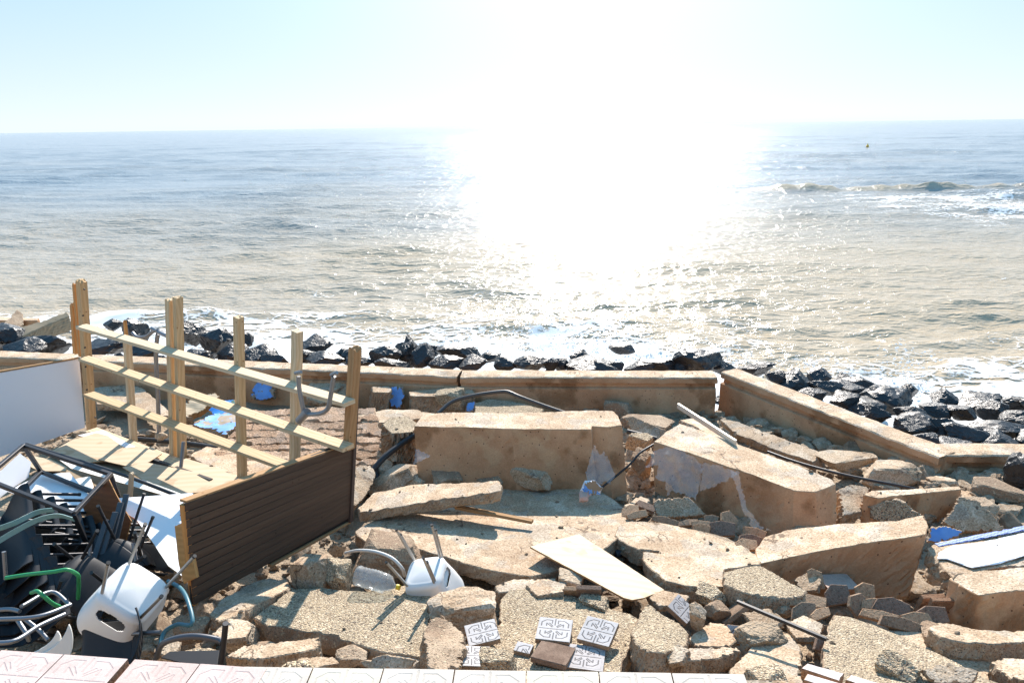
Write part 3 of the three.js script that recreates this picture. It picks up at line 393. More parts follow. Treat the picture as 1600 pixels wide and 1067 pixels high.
const BL = [ // [x, y, distance, width, height, label or index of place]
  [30, 545, 12.4, 60, 22, 0], [62, 540, 12.8, 90, 34, 0], [12, 522, 12.9, 50, 26, 0], [150, 548, 12.3, 70, 26, 0], [178, 507, 14.2, 26, 10, 'small black rock awash between the two left posts'], [215, 520, 13.2, 34, 40, 'pointed black rock behind the hooked grey pipe'], [180, 540, 12.6, 60, 26, 0], [225, 552, 12.2, 60, 24, 0],
  [296, 522, 13.0, 44, 34, 'wet black boulder just right of the double post'], [340, 535, 12.6, 58, 44, 'large smooth black boulder left of the third post'], [310, 558, 12.0, 50, 24, 0], [370, 552, 12.1, 44, 30, 0], [402, 558, 11.9, 50, 34, 0], [430, 565, 11.6, 40, 26, 0], [385, 530, 12.8, 24, 24, 0],
  [492, 541, 12.4, 48, 24, 'low black boulder right of the fourth post'], [510, 562, 11.7, 60, 22, 0], [480, 558, 11.9, 34, 22, 0], [538, 553, 12.1, 22, 18, 0], [560, 566, 11.6, 40, 14, 0], [548, 560, 11.9, 26, 26, 0],
  [600, 558, 11.7, 50, 34, 'black boulder just right of the broken brown post'], [634, 553, 11.9, 34, 40, 1], [641, 537, 12.2, 18, 26, 'pointed black boulder on top, right of the frame', 0.3], [657, 558, 11.6, 34, 34, 1], [680, 547, 12.6, 24, 12, 1], [722, 555, 12.0, 70, 30, 'broad black boulder left of the wall joint'], [738, 569, 11.3, 44, 18, 1], [700, 566, 11.4, 50, 18, 1], [615, 572, 11.2, 50, 14, 1], [765, 558, 12.1, 30, 18, 1],
  [790, 570, 11.3, 38, 14, 1], [830, 568, 11.2, 46, 22, 'rounded black boulder rising over the middle wall'], [860, 571, 11.2, 22, 14, 1], [875, 569, 11.3, 24, 18, 1], [910, 559, 11.6, 34, 22, 'black boulder topping another in the surf'], [912, 572, 11.2, 70, 16, 1], [965, 574, 11.2, 22, 12, 1], [974, 546, 13.2, 40, 13, 'lone black rock awash in white surf'], [1005, 573, 11.2, 50, 14, 1], [1038, 570, 11.2, 56, 18, 1], [1095, 564, 11.1, 68, 38, 'largest black boulder, left of the slanting wall', 0.1], [1062, 572, 11.2, 36, 16, 1], [942, 577, 11.1, 40, 10, 1], [1125, 574, 11.2, 40, 20, 1],
  [1175, 578, 11.0, 60, 22, 'banded black rock behind the top of the slanting wall', 0.25], [1212, 590, 10.6, 30, 20, 2], [1245, 598, 10.6, 60, 34, 2], [1276, 588, 11.2, 36, 14, 2], [1295, 606, 10.4, 50, 24, 2], [1334, 611, 10.4, 54, 22, 'black boulder with a wet shining flat top'], [1318, 596, 11.2, 26, 12, 2], [1345, 600, 11.0, 48, 16, 2], [1388, 626, 10.0, 74, 48, 'tall black boulder above the slanting wall', 0.1], [1350, 635, 9.7, 54, 26, 2], [1370, 648, 9.3, 36, 26, 2], [1420, 612, 10.9, 26, 14, 2], [1418, 645, 9.3, 44, 18, 2], [1462, 644, 9.5, 46, 26, 2], [1478, 623, 10.4, 44, 26, 'rounded black boulder standing against the surf on the right'], [1425, 664, 8.9, 64, 34, 2], [1470, 668, 8.8, 46, 36, 2], [1505, 646, 9.4, 42, 26, 2], [1530, 630, 10.2, 66, 30, 3], [1556, 640, 9.8, 40, 30, 3], [1590, 632, 10.2, 50, 26, 3], [1585, 652, 9.4, 44, 20, 3], [1510, 680, 8.5, 64, 30, 3], [1562, 672, 8.8, 80, 26, 3], [1600, 664, 9.0, 50, 34, 3], [1446, 690, 8.3, 40, 24, 3], [1560, 690, 8.4, 70, 20, 3], [1615, 690, 8.4, 60, 24, 3], [1640, 640, 9.8, 60, 34, 3], [1500, 700, 8.2, 60, 20, 3], [1320, 625, 9.8, 44, 20, 2], [1270, 618, 10.1, 44, 18, 2],
  [1592, 738, 6.9, 40, 64, 'dark rock leaning on the short wall at the right edge'], [-40, 540, 12.8, 90, 40, 0], [-90, 535, 13, 80, 40, 0],
];
const ord = ['first', 'second', 'third', 'fourth', 'fifth', 'sixth', 'seventh', 'eighth', 'ninth', 'tenth', 'eleventh', 'twelfth', 'thirteenth', 'fourteenth', 'fifteenth', 'sixteenth', 'seventeenth', 'eighteenth', 'nineteenth', 'twentieth'];
for (let k = 0; k < 4; k++) BL.filter(b => b[5] === k).sort((a, b) => a[0] - b[0]).forEach((b, i) => { b[5] = `wet black boulder ${near[k]}, ${ord[i]} plain one from the left`; });
for (const [x, y, d, w, h, l, t] of BL) boulder(x, y, d, w, h, l, { tilt: t });
// foam in the surf and further out
foamSheet(-17, 17, 9.5, 25, 340, 200, 2048, 1024, (x, d) => { const s = wallD(x) + 4.0; let D = 0.68 * Math.exp(-Math.max(0, d - s - 0.3) / 1.6) + 0.30 * Math.exp(-Math.max(0, d - s) / 5) + 0.13 * Math.exp(-(((d - 18.3 - 0.9 * Math.sin(x * 0.13 + 18.6)) / 0.7) ** 2)) * sstep(-2, -5, x); D += 0.2 * Math.exp(-(((x - 1.5) / 3.5) ** 2)) * Math.exp(-Math.max(0, d - s) / 2.5); return D * sstep(25, 22, d) * sstep(17, 15.5, Math.abs(x)); }, 4, 'white lacy surf foam along the breakwater');
foamSheet(14, 42, 30, 50, 160, 120, 1024, 1024, (x, d) => 0.52 * sstep(14, 24, x) * sstep(30, 35, d) * sstep(50, 46, d) * sstep(42, 39, x), 41, 'white foam patches behind the breaking wave on the right');

{ // smaller black stones wedged between the boulders
  const I = new THREE.InstancedMesh(bGeo[3], M.rock, 260), o = new THREE.Object3D(), r = mulberry(4242);
  for (let i = 0; i < 260; i++) { const x = -11 + 22 * r(), w = wallD(x), d = w + 0.5 + 2.9 * Math.pow(r(), 0.8), s = 0.1 + 0.2 * r() * r(); o.position.set(x, Math.max(SEA - 0.06, -2.42 - 0.2 * (d - w)) + s * 0.3, -d); o.rotation.set(r() * 6, r() * 6, r() * 6); o.scale.set(s, s * 0.8, s); o.updateMatrix(); I.setMatrixAt(i, o.matrix); }
  top(I, 'breakwater_stones', 'small black stones wedged between the breakwater boulders', 'stones', null, 'stuff');
  const S = new THREE.InstancedMesh(new THREE.IcosahedronGeometry(1, 1), paint(0.85, 0.85, 0.84, 0.6), 5200); let n = 0;
  for (const [cx, cd, sx, h, k] of [[-3.2, 14.2, 1.6, 0.4, 0.7], [-1.2, 14.3, 1.2, 0.5, 0.9], [0.4, 14.2, 1.4, 0.7, 1.2], [1.6, 14.4, 1.0, 0.6, 1.2], [2.6, 14.0, 0.8, 0.35, 0.6], [5.6, 12.6, 0.6, 0.4, 0.5], [7.0, 12.4, 0.35, 0.75, 0.6], [-6.6, 15.0, 1.2, 0.4, 0.5], [4.2, 13.6, 1.0, 0.35, 0.5]]) for (let i = 0; i < 700 * k && n < 5200; i++) { const g = () => (r() + r() + r() - 1.5) * 1.1, x = cx + g() * sx, d = cd + g() * 0.7, y = SEA + 0.04 + h * Math.pow(r(), 2.4), s = 0.004 + 0.016 * r() * r(); o.position.set(x, y, -d); o.rotation.set(0, 0, 0); o.scale.set(s * (1 + r()), s, s); o.updateMatrix(); S.setMatrixAt(n++, o.matrix); }
  S.count = n; top(S, 'sea_spray', 'white spray thrown up where the surf meets the boulders', 'spray', null, 'stuff');
}
// ---------------------------------------------------------------- big blocks of the broken wall
const DOWN = V(0, -1, 0);
const BLK = { mat: M.concretePale, smat: M.face, ext: DOWN, rough: 0.004, jit: 0.005, sj: 0.009, bevel: 0.006 };
slab('concrete_block', 'long upright tan concrete block in the centre, widest of the blocks', 'concrete', [[647, 666], [661, 646], [700, 644], [800, 645], [930, 641], [958, 642], [966, 648], [972, 664], [950, 668], [925, 666], [924, 671], [800, 670]], -1.40, { ...BLK, t: 0.86, taper: -0.03, ext: V(0.06, -1, 0.08) });
slab('concrete_block', 'tan concrete block right of centre with clear plastic hanging on it', 'concrete', [[1022, 690], [1042, 674], [1062, 662], [1085, 668], [1137, 688], [1220, 717], [1270, 736], [1303, 750], [1306, 757], [1275, 769], [1240, 767], [1180, 743], [1137, 729], [1080, 709]], -1.58, { ...BLK, t: 0.66, taper: -0.02, ext: V(0.05, -1, 0.12) });
slab('concrete_block', 'tan concrete block tilted up at its right end, above broken tiles', 'concrete', [[1180, 858], [1196, 838], [1230, 828], [1310, 818], [1400, 813], [1445, 805], [1453, 822], [1447, 835], [1400, 842], [1300, 858], [1240, 869], [1190, 881], [1183, 872]], [[1190, 880, -1.76], [1445, 833, -1.36], [1310, 818, -1.56]], { ...BLK, t: 0.56, ext: V(-0.14, -1, 0.04) });
slab('concrete_block', 'square tan concrete block at the right edge with a rough left side', 'concrete', [[1483, 905], [1500, 893], [1560, 890], [1600, 886], [1670, 884], [1680, 912], [1600, 922], [1560, 926], [1530, 930], [1500, 915]], [[1490, 905, -1.44], [1600, 920, -1.40], [1600, 886, -1.42]], { ...BLK, t: 0.42, mat: M.concrete, smat: M.face });
slab('wall_fragment', 'low upright concrete fragment right of the plastic covered block', 'concrete', [[1350, 773], [1362, 766], [1420, 764], [1500, 759], [1503, 764], [1450, 770], [1372, 778]], -1.72, { ...BLK, t: 0.36 });
slab('wall_fragment', 'short concrete stump between the long block and the ridged slab', 'concrete', [[597, 662], [610, 652], [640, 652], [652, 662], [645, 676], [612, 678]], -1.62, { t: 0.6, mat: M.pebble, smat: M.broken, taper: -0.04, sj: 0.04 });
// ---------------------------------------------------------------- flat slabs of the broken terrace
slab('concrete_slab', 'large rounded tan slab lying flat in the middle', 'concrete', [[553, 829], [575, 818], [600, 803], [650, 780], [720, 764], [785, 757], [880, 757], [935, 764], [968, 786], [994, 803], [985, 825], [962, 844], [940, 860], [905, 880], [870, 893], [830, 901], [780, 894], [730, 881], [690, 868], [650, 858], [600, 853], [568, 846]], SLOPE(0.05), { t: 0.13 });
slab('concrete_slab', 'narrow thin slab propped up over the large rounded slab', 'concrete', [[558, 794], [585, 770], [612, 765], [640, 758], [700, 755], [780, 751], [785, 758], [782, 768], [748, 774], [700, 780], [640, 789], [580, 799], [562, 800]], [[565, 797, -1.84], [780, 757, -1.60], [610, 768, -1.80]], { t: 0.1, mat: M.concretePale, ext: DOWN });
slab('concrete_slab', 'small slab standing against the right end of the dark plank panel', 'concrete', [[545, 738], [562, 727], [578, 727], [587, 737], [584, 752], [572, 775], [556, 791], [544, 790]], [[550, 780, -1.9], [585, 740, -1.9], [565, 728, -1.8]], { t: 0.12 });
slab('concrete_slab', 'cracked tan slab right of the plywood board, half in shade', 'concrete', [[965, 823], [979, 817], [1001, 815], [1030, 816], [1060, 822], [1103, 832], [1136, 841], [1161, 853], [1188, 870], [1188, 884], [1132, 890], [1130, 916], [1096, 918], [1070, 914], [1040, 909], [1021, 893], [1006, 875], [1005, 862], [1032, 864], [1030, 860], [997, 859], [974, 847], [961, 838]], SLOPE(0.08), { t: 0.14 });
slab('concrete_slab', 'thick tan slab in front of the tilted block', 'concrete', [[1130, 894], [1150, 889], [1188, 882], [1225, 905], [1264, 922], [1255, 930], [1225, 934], [1190, 930], [1160, 926], [1133, 913]], SLOPE(0.16), { t: 0.16, mat: M.pebble });
slab('concrete_slab', 'broad speckled slab left of the bottom, with a plastic bottle on it', 'concrete', [[396, 964], [420, 945], [455, 920], [500, 917], [545, 922], [600, 922], [640, 913], [672, 923], [674, 960], [667, 985], [666, 1018], [655, 1026], [600, 1018], [560, 1008], [520, 992], [480, 988], [450, 983], [418, 978]], SLOPE(0.08), { t: 0.15, mat: M.pebble });
slab('concrete_slab', 'tilted grey slab below the dark plank panel', 'concrete', [[326, 960], [345, 937], [380, 917], [420, 903], [449, 905], [452, 918], [430, 930], [400, 944], [370, 960], [340, 970]], [[330, 960, -1.62], [450, 910, -1.72], [400, 944, -1.62]], { t: 0.10, mat: M.concreteGrey });
slab('concrete_slab', 'long narrow slab piece above the gap in the paving', 'concrete', [[352, 1027], [380, 1010], [440, 1003], [498, 996], [501, 1012], [470, 1020], [400, 1032]], SLOPE(0.16), { t: 0.1 });
slab('concrete_slab', 'big pebbly slab under the grey patterned tiles', 'concrete', [[778, 975], [783, 938], [797, 921], [830, 922], [860, 921], [890, 928], [930, 940], [985, 960], [1000, 972], [988, 1000], [975, 1035], [965, 1085], [770, 1085], [763, 1020]], SLOPE(0.04), { t: 0.2, mat: M.pebble, rough: 0.015 });
slab('concrete_slab', 'flat slab edge showing between the rounded slab and the pebbly slab', 'concrete', [[773, 916], [800, 906], [868, 903], [876, 913], [850, 921], [800, 926], [778, 926]], SLOPE(0.04), { t: 0.12, mat: M.concreteGrey });
slab('concrete_slab', 'grey pebbly lump right of the patterned tiles', 'concrete', [[986, 985], [1000, 960], [1012, 944], [1030, 955], [1060, 970], [1077, 990], [1072, 1010], [1040, 1022], [1010, 1020], [990, 1002]], [[986, 985, -1.52], [1077, 990, -1.55], [1012, 944, -1.62]], { t: 0.18, mat: M.pebble, rough: 0.014 });
slab('concrete_slab', 'pale slab piece with a curved shadow, right of the pebbly lump', 'concrete', [[1072, 1000], [1090, 985], [1110, 972], [1135, 975], [1152, 1000], [1140, 1010], [1090, 1012]], SLOPE(0.06), { t: 0.1, mat: M.concretePale });
slab('concrete_slab', 'long low slab piece just above the pale paving', 'concrete', [[1055, 1024], [1080, 1012], [1150, 1009], [1160, 1016], [1120, 1028], [1072, 1034]], SLOPE(0.13), { t: 0.12 });
slab('concrete_slab', 'pale slab wedge at the right end of the pale paving', 'concrete', [[1138, 1050], [1180, 1004], [1205, 987], [1240, 990], [1252, 1012], [1255, 1080], [1150, 1085]], SLOPE(0.09), { t: 0.14, mat: M.concrete });
slab('concrete_slab', 'large pebbly slab slanting out of the bottom right corner', 'concrete', [[1286, 1010], [1300, 961], [1330, 966], [1370, 979], [1420, 998], [1480, 1028], [1570, 1074], [1480, 1110], [1290, 1090]], [[1290, 1010, -1.46], [1570, 1074, -1.40], [1310, 962, -1.62]], { t: 0.15, mat: M.pebble, rough: 0.012 });
slab('concrete_slab', 'shaded slab under the pebbly slab in the bottom right', 'concrete', [[1386, 985], [1440, 978], [1520, 1010], [1600, 1040], [1680, 1070], [1600, 1090], [1500, 1060], [1420, 1010]], SLOPE(0.05), { t: 0.12, mat: M.concreteGrey });
slab('concrete_slab', 'curved shell-like slab below the square block on the right', 'concrete', [[1450, 982], [1465, 972], [1490, 974], [1530, 984], [1620, 985], [1700, 990], [1700, 1010], [1600, 1004], [1555, 1008], [1500, 1003], [1470, 996]], SLOPE(0.2), { t: 0.13 });
slab('concrete_slab', 'low slab corner at the bottom right edge', 'concrete', [[1545, 1036], [1570, 1028], [1640, 1035], [1650, 1070], [1580, 1062]], SLOPE(0.2), { t: 0.14, mat: M.concrete });
slab('concrete_slab', 'grey speckled slab right of the plastic covered block', 'concrete', [[1357, 793], [1385, 784], [1402, 781], [1413, 785], [1447, 811], [1435, 816], [1395, 818], [1365, 813]], [[1360, 800, -1.86], [1440, 812, -1.84], [1400, 782, -1.72]], { t: 0.08, mat: M.pebbleGrey });
slab('concrete_slab', 'narrow slab running behind the plastic covered block', 'concrete', [[1125, 655], [1150, 657], [1200, 676], [1280, 705], [1282, 716], [1270, 722], [1200, 698], [1150, 678]], [[1128, 660, -2.1], [1280, 715, -1.95], [1200, 676, -2.0]], { t: 0.12, mat: M.concreteGrey });
slab('concrete_slab', 'leaning slab between the two middle blocks', 'concrete', [[975, 652], [990, 650], [1040, 672], [1042, 682], [1020, 690], [990, 676]], [[975, 655, -1.95], [1040, 682, -2.0], [990, 650, -1.9]], { t: 0.1, mat: M.concreteGrey });
slab('concrete_slab', 'pale thin slab fallen behind the plastic covered block', 'concrete', [[1062, 656], [1098, 650], [1112, 660], [1158, 698], [1140, 700], [1090, 668]], [[1062, 657, -1.72], [1150, 697, -1.7], [1100, 651, -1.8]], { t: 0.05, mat: M.concretePale });
slab('concrete_slab', 'brown slab foot between the block and the wall fragment', 'concrete', [[1310, 765], [1330, 757], [1360, 762], [1352, 780], [1346, 800], [1318, 806]], [[1318, 804, -1.86], [1350, 770, -1.82], [1330, 758, -1.78]], { t: 0.2, mat: M.concreteGrey });
slab('concrete_slab', 'leaning brown slab behind the mosaic edged slab', 'concrete', [[1490, 796], [1500, 776], [1530, 782], [1570, 824], [1560, 830], [1500, 832], [1476, 815]], [[1480, 815, -1.8], [1560, 828, -1.8], [1510, 778, -1.62]], { t: 0.1 });
slab('concrete_slab', 'small grey slab leaning at the foot of the plastic covered block', 'concrete', [[1022, 784], [1030, 778], [1075, 776], [1092, 790], [1104, 804], [1060, 808], [1030, 808], [1024, 796]], [[1025, 806, -1.98], [1100, 805, -1.96], [1050, 777, -1.86]], { t: 0.08, mat: M.concreteGrey });
slab('concrete_slab', 'flat shaded slab piece left of the blue sheet by the hole', 'concrete', [[975, 788], [1000, 776], [1016, 780], [1014, 790], [985, 798]], SLOPE(0.06), { t: 0.05, mat: M.concreteGrey });
slab('plank_slab', 'grey flat strip lying in the shade of the long block', 'concrete', [[738, 740], [770, 728], [848, 713], [852, 716], [852, 734], [800, 745], [745, 748]], [[740, 745, -1.98], [850, 733, -1.98], [800, 722, -1.86]], { t: 0.05, mat: M.concreteGrey });
// thin sharp plates broken off the terrace
[[[560, 1034], [600, 1022], [648, 1030], [640, 1044], [580, 1048], 'flat plate below the front of the bottle slab', 0.18], [[440, 1040], [470, 1026], [520, 1024], [530, 1034], [480, 1046], 'flat plate right of the gap in the paving', 0.2], [[735, 960], [752, 950], [772, 955], [776, 975], [750, 982], 'small plate between the yellowish lump and the pebbly slab', 0.12], [[1010, 930], [1040, 922], [1078, 930], [1070, 944], [1030, 946], 'plate under the lower end of the plywood board', 0.06], [[1160, 958], [1200, 950], [1226, 966], [1214, 982], [1176, 980], 'plate lying right under the black bar', 0.12], [[1228, 975], [1256, 962], [1288, 975], [1280, 996], [1244, 996], 'plate beside the far end of the black bar', 0.12], [[1040, 1018], [1060, 1006], [1078, 1016], [1066, 1034], [1044, 1036], 'small plate left of the long low slab piece', 0.14], [[820, 915], [848, 906], [886, 912], [880, 926], [840, 930], 'thin plate above the patterned tiles', 0.08], [[1240, 905], [1262, 892], [1284, 906], [1280, 922], [1254, 924], 'thin plate at the foot of the tilted block, left end', 0.1], [[1480, 770], [1510, 758], [1556, 766], [1550, 780], [1500, 784], 'plate behind the low upright fragment on the right', 0.06], [[1440, 1046], [1480, 1036], [1530, 1050], [1520, 1068], [1460, 1066], 'plate lying on the pebbly corner slab', 0.26], [[640, 720], [664, 712], [690, 722], [680, 738], [650, 738], 'plate leaning at the left foot of the long block', 0.02], [[860, 760], [884, 748], [912, 752], [906, 768], [876, 772], 'shaded plate at the foot of the long block', 0.06], [[1226, 836], [1246, 820], [1280, 822], [1274, 834], [1244, 842], 'plate wedged behind the tilted block', 0.06], [[470, 640], [510, 634], [552, 640], [544, 650], [490, 654], 'tan plate at the top of the ridged slab', 0.12], [[330, 990], [352, 974], [392, 978], [384, 996], [346, 1002], 'plate between the arched chair and the bottle slab', 0.1]].forEach((a, i) => { const off = a.pop(), label = a.pop(); slab('concrete_plate', label, 'concrete', a, (i % 2 ? SLOPE(off) : [[a[0][0], a[0][1], hAt(a[0][1]) + off], [a[2][0], a[2][1], hAt(a[2][1]) + off + 0.05], [a[3][0], a[3][1], hAt(a[3][1]) + off - 0.01]]), { t: 0.05, jit: 0.006, sj: 0.006, bevel: 0.004, group: 'thin plates of broken concrete' }); });
// left, behind the timber frame
slab('concrete_slab', 'pinkish slab lying behind the left posts', 'concrete', [[145, 606], [190, 602], [215, 603], [240, 625], [230, 632], [150, 632]], [[150, 630, -2.2], [235, 630, -2.2], [190, 602, -2.2]], { t: 0.1 });
slab('concrete_slab', 'shaded slab wedge behind the grey pipe', 'concrete', [[206, 604], [222, 606], [262, 640], [300, 652], [240, 650], [208, 640]], [[208, 640, -2.15], [290, 650, -2.1], [215, 605, -2.15]], { t: 0.12, mat: M.concreteGrey });
slab('concrete_slab', 'broad pale slab below the pipe foot, behind the sill', 'concrete', [[150, 655], [190, 635], [260, 630], [330, 655], [310, 680], [250, 690], [180, 672]], SLOPE(0.0), { t: 0.12, mat: M.concretePale });
slab('concrete_slab', 'tan slab in front of the ridged slab, behind the rails', 'concrete', [[294, 712], [330, 692], [380, 695], [470, 712], [440, 740], [380, 745], [320, 728]], [[300, 712, -1.95], [440, 740, -1.9], [380, 695, -2.0]], { t: 0.12 });
slab('wall_fragment', 'long layered slab on top of the ridged slab, right of the frame', 'concrete', [[558, 648], [600, 640], [650, 640], [690, 648], [650, 655], [600, 660], [560, 660]], [[560, 660, -2.0], [650, 655, -2.0], [640, 640, -2.0]], { t: 0.16 });
slab('wall_fragment', 'upright tan block against the wall, beside a blue patch', 'concrete', [[580, 604], [607, 603], [612, 606], [608, 614], [582, 613]], -1.98, { t: 0.4, ext: V(-0.2, -1, 0.05) });
slab('wall_fragment', 'long low fragment against the wall with blue paint', 'concrete', [[638, 612], [700, 606], [738, 608], [742, 614], [700, 618], [640, 620]], -2.02, { t: 0.4 });
slab('wall_fragment', 'flat rising fragment under the arched black pipe', 'concrete', [[742, 630], [765, 623], [800, 626], [850, 640], [840, 648], [742, 646]], -2.12, { t: 0.3, mat: M.pebbleGrey });
slab('concrete_slab', 'tilted slab under the bent steel bracket', 'concrete', [[482, 600], [500, 590], [528, 588], [540, 598], [540, 625], [500, 630], [478, 622]], [[480, 622, -2.15], [540, 625, -2.15], [515, 589, -1.98]], { t: 0.12 });
// ridged slab: a toppled flight of courses with ragged pale joints
{
  const g = group(onY(500, 740, -2.1)), base = g.position.clone(), a = [[400, 640], [585, 636]], b = [[300, 738], [616, 738]];
  const yy = f => lerp(-2.02, -1.98, f), n = 9; const courses = [];
  for (let i = 0; i < n; i++) {
    const f0 = i / n, f1 = (i + 0.93) / n, px = [[lerp(a[0][0], b[0][0], f0 * 0.9 + 0.05), lerp(a[0][1], b[0][1], f0)], [lerp(a[1][0], b[1][0], f0), lerp(a[1][1], b[1][1], f0)], [lerp(a[1][0], b[1][0], f1), lerp(a[1][1], b[1][1], f1)], [lerp(a[0][0], b[0][0], f1 * 0.9 + 0.05), lerp(a[0][1], b[0][1], f1)]];
    const pl = planeOf([[px[0][0], px[0][1], yy(f0) + 0.055], [px[1][0], px[1][1], yy(f0) + 0.055], [px[2][0], px[2][1], yy(f1) + 0.02]]), { geo, C } = slabGeo(px.map(p => onPlane(p[0], p[1], pl)), pl.n, { t: 0.14, jit: 0.022, rough: 0.02, sj: 0.03, ext: DOWN }); geo.translate(C.x - base.x, C.y - base.y, C.z - base.z);
    part(g, 'course', geo, [M.ridge ||= mat2(tConcrete, 0.02, { color: lin(1.0, 0.86, 0.80) }), M.broken]);
  }
  top(g, 'ridged_slab', 'ridged brown slab of stepped courses behind the rails and dark panel', 'concrete');
}
// ---------------------------------------------------------------- single stones and lumps of rubble
function lump(px, py, w, h, label, o = {}) { const y = o.y ?? hAt(py + h / 2) + 0.02, c = onY(px, py + h * 0.35, y), k = c.distanceTo(EYE) / FPX, m = new THREE.Mesh(chunkGeo(w * k / 2 * 0.98, h * k / 2 * 1.0, (w + h) * k / 4 * (o.dz || 1) * 0.9, Math.round(px * 3 + py), (o.bump ?? 0.08) * 0.7), o.mat || M.broken); m.position.set(c.x, y + h * k * 0.3, c.z); m.rotation.z = o.rz || 0; m.rotation.y = o.ry ?? ((px * 7 + py) % 10 - 5) * 0.12; top(m, 'rubble_lump', label, 'rubble', 'lumps of broken concrete'); return m; }
lump(718, 950, 110, 56, 'yellowish rough lump below the small white chairs', { mat: M.concrete, dz: 1.1, bump: 0.12, rz: 0.15 });
slab('concrete_slab', 'upright brown slab piece standing right of the bottle slab', 'concrete', [[662, 990], [672, 968], [690, 958], [708, 972], [722, 985], [728, 1010], [722, 1040], [690, 1050], [668, 1040]], [[664, 990, -1.42], [725, 1000, -1.46], [690, 1050, -1.42]], { t: 0.2, mat: M.broken, rough: 0.02, jit: 0.015 });
lump(330, 880, 40, 30, 'small lump hidden beside the dark panel foot', { mat: M.broken });
lump(490, 893, 70, 56, 'dark porous block in the shade of the dark panel', { mat: M.concrete, bump: 0.05, cuts: 8 });
lump(530, 896, 40, 56, 'speckled lump between the porous block and the bottle', { mat: M.pebble, bump: 0.06 });
lump(606, 862, 110, 46, 'rounded lump under the edge of the large rounded slab', { mat: M.broken, bump: 0.08 });
lump(892, 908, 44, 32, 'wedge lump below the plywood board', { mat: M.concrete, cuts: 8 });
lump(930, 940, 56, 22, 'crumbly yellow lump behind the right patterned tile', { mat: M.pebble, bump: 0.16 });
lump(1110, 930, 46, 26, 'flat crumbly lump under the thick tan slab', { mat: M.pebble, bump: 0.14 });
lump(1090, 962, 26, 40, 'upright loaf-shaped lump on a grey tile', { mat: M.concrete, bump: 0.05, y: -1.62 });
lump(1122, 952, 36, 24, 'small brown lump left of the black bar', { mat: M.broken });
lump(1225, 952, 22, 18, 'round brown stone right of the black bar', { mat: M.broken });
lump(1185, 992, 80, 34, 'sandy brown heap under the black bar', { mat: M.dirt, bump: 0.12 });
lump(1320, 718, 84, 22, 'long brown stone at the foot of the slanting wall', { mat: M.concrete, y: -2.05 });
lump(1395, 738, 74, 34, 'rounded tan stone at the foot of the slanting wall', { mat: M.concrete, y: -2.05 });
lump(1555, 765, 70, 24, 'reddish stone below the short wall on the right', { mat: M.broken, y: -2.0 });
lump(1470, 755, 40, 16, 'small stone below the joint of the right walls', { mat: M.concrete, y: -2.05 });
lump(965, 636, 48, 24, 'double brown stone at the foot of the middle wall', { mat: M.broken, y: -2.28 });
lump(1010, 660, 90, 18, 'long reddish stone behind the gap between blocks', { mat: M.broken, y: -2.2 });
lump(835, 745, 70, 34, 'dark gravelly lump in the shade of the long block', { mat: M.concrete, y: -2.02 });
lump(700, 748, 60, 32, 'dark rounded lump at the foot of the long block', { mat: M.broken, y: -2.05 });
lump(765, 752, 50, 24, 'dark flat lump at the foot of the long block', { mat: M.broken, y: -2.05 });
lump(620, 745, 90, 30, 'long smooth lump left of the long block', { mat: M.concrete, y: -2.05, rz: 0.35, cuts: 6, bump: 0.03 });
lump(650, 752, 30, 14, 'small square stone behind the propped slab', { mat: M.concreteGrey, y: -2.0 });
lump(1000, 690, 40, 30, 'pebbly lump in the gap between the two middle blocks', { mat: M.pebble, y: -1.95, bump: 0.14 });
lump(1003, 720, 30, 40, 'rough lump below the gap between the two middle blocks', { mat: M.broken, y: -2.0, bump: 0.14 });
lump(560, 742, 30, 30, 'layered lump beside the dark panel post', { mat: M.concrete, y: -2.0 });
lump(1510, 1020, 120, 40, 'brown lump in the shade at the bottom right', { mat: M.broken, y: -1.75 });
lump(1400, 1050, 60, 40, 'straw coloured crumbly lump by the stacked bricks', { mat: M.pebble, bump: 0.18, y: -1.45 });
lump(1195, 1060, 60, 30, 'sandy lump at the end of the pale paving', { mat: M.pebble, bump: 0.1, y: -1.3 });
lump(470, 1052, 60, 36, 'pile of pale crumbs in the gap of the paving', { mat: M.pebble, bump: 0.2, y: -0.25 });
lump(310, 1025, 60, 16, 'yellow crumbly lump behind the pink paving', { mat: M.pebble, bump: 0.16, y: -1.45 });
lump(265, 1020, 34, 20, 'pale lump behind the pink paving', { mat: M.concrete, bump: 0.1, y: -1.45 });
lump(550, 1024, 60, 22, 'brown lump under the front of the bottle slab', { mat: M.broken, y: -1.65 });
lump(630, 1030, 80, 22, 'flat stone under the front corner of the bottle slab', { mat: M.concreteGrey, y: -1.65 });
lump(420, 1020, 60, 20, 'brown lump below the long narrow slab', { mat: M.broken, y: -1.7 });
lump(300, 985, 50, 30, 'dark lump behind the black chair frame', { mat: M.broken, y: -1.75 });
lump(375, 990, 50, 40, 'bluish grey lump left of the bottle slab', { mat: M.concreteGrey, y: -1.75 });
lump(1530, 800, 50, 40, 'brown lump behind the leaning slab on the right', { mat: M.broken, y: -1.95 });
lump(780, 1035, 60, 40, 'sand coloured lump below the small broken tile', { mat: M.pebble, bump: 0.1, y: -1.45 });
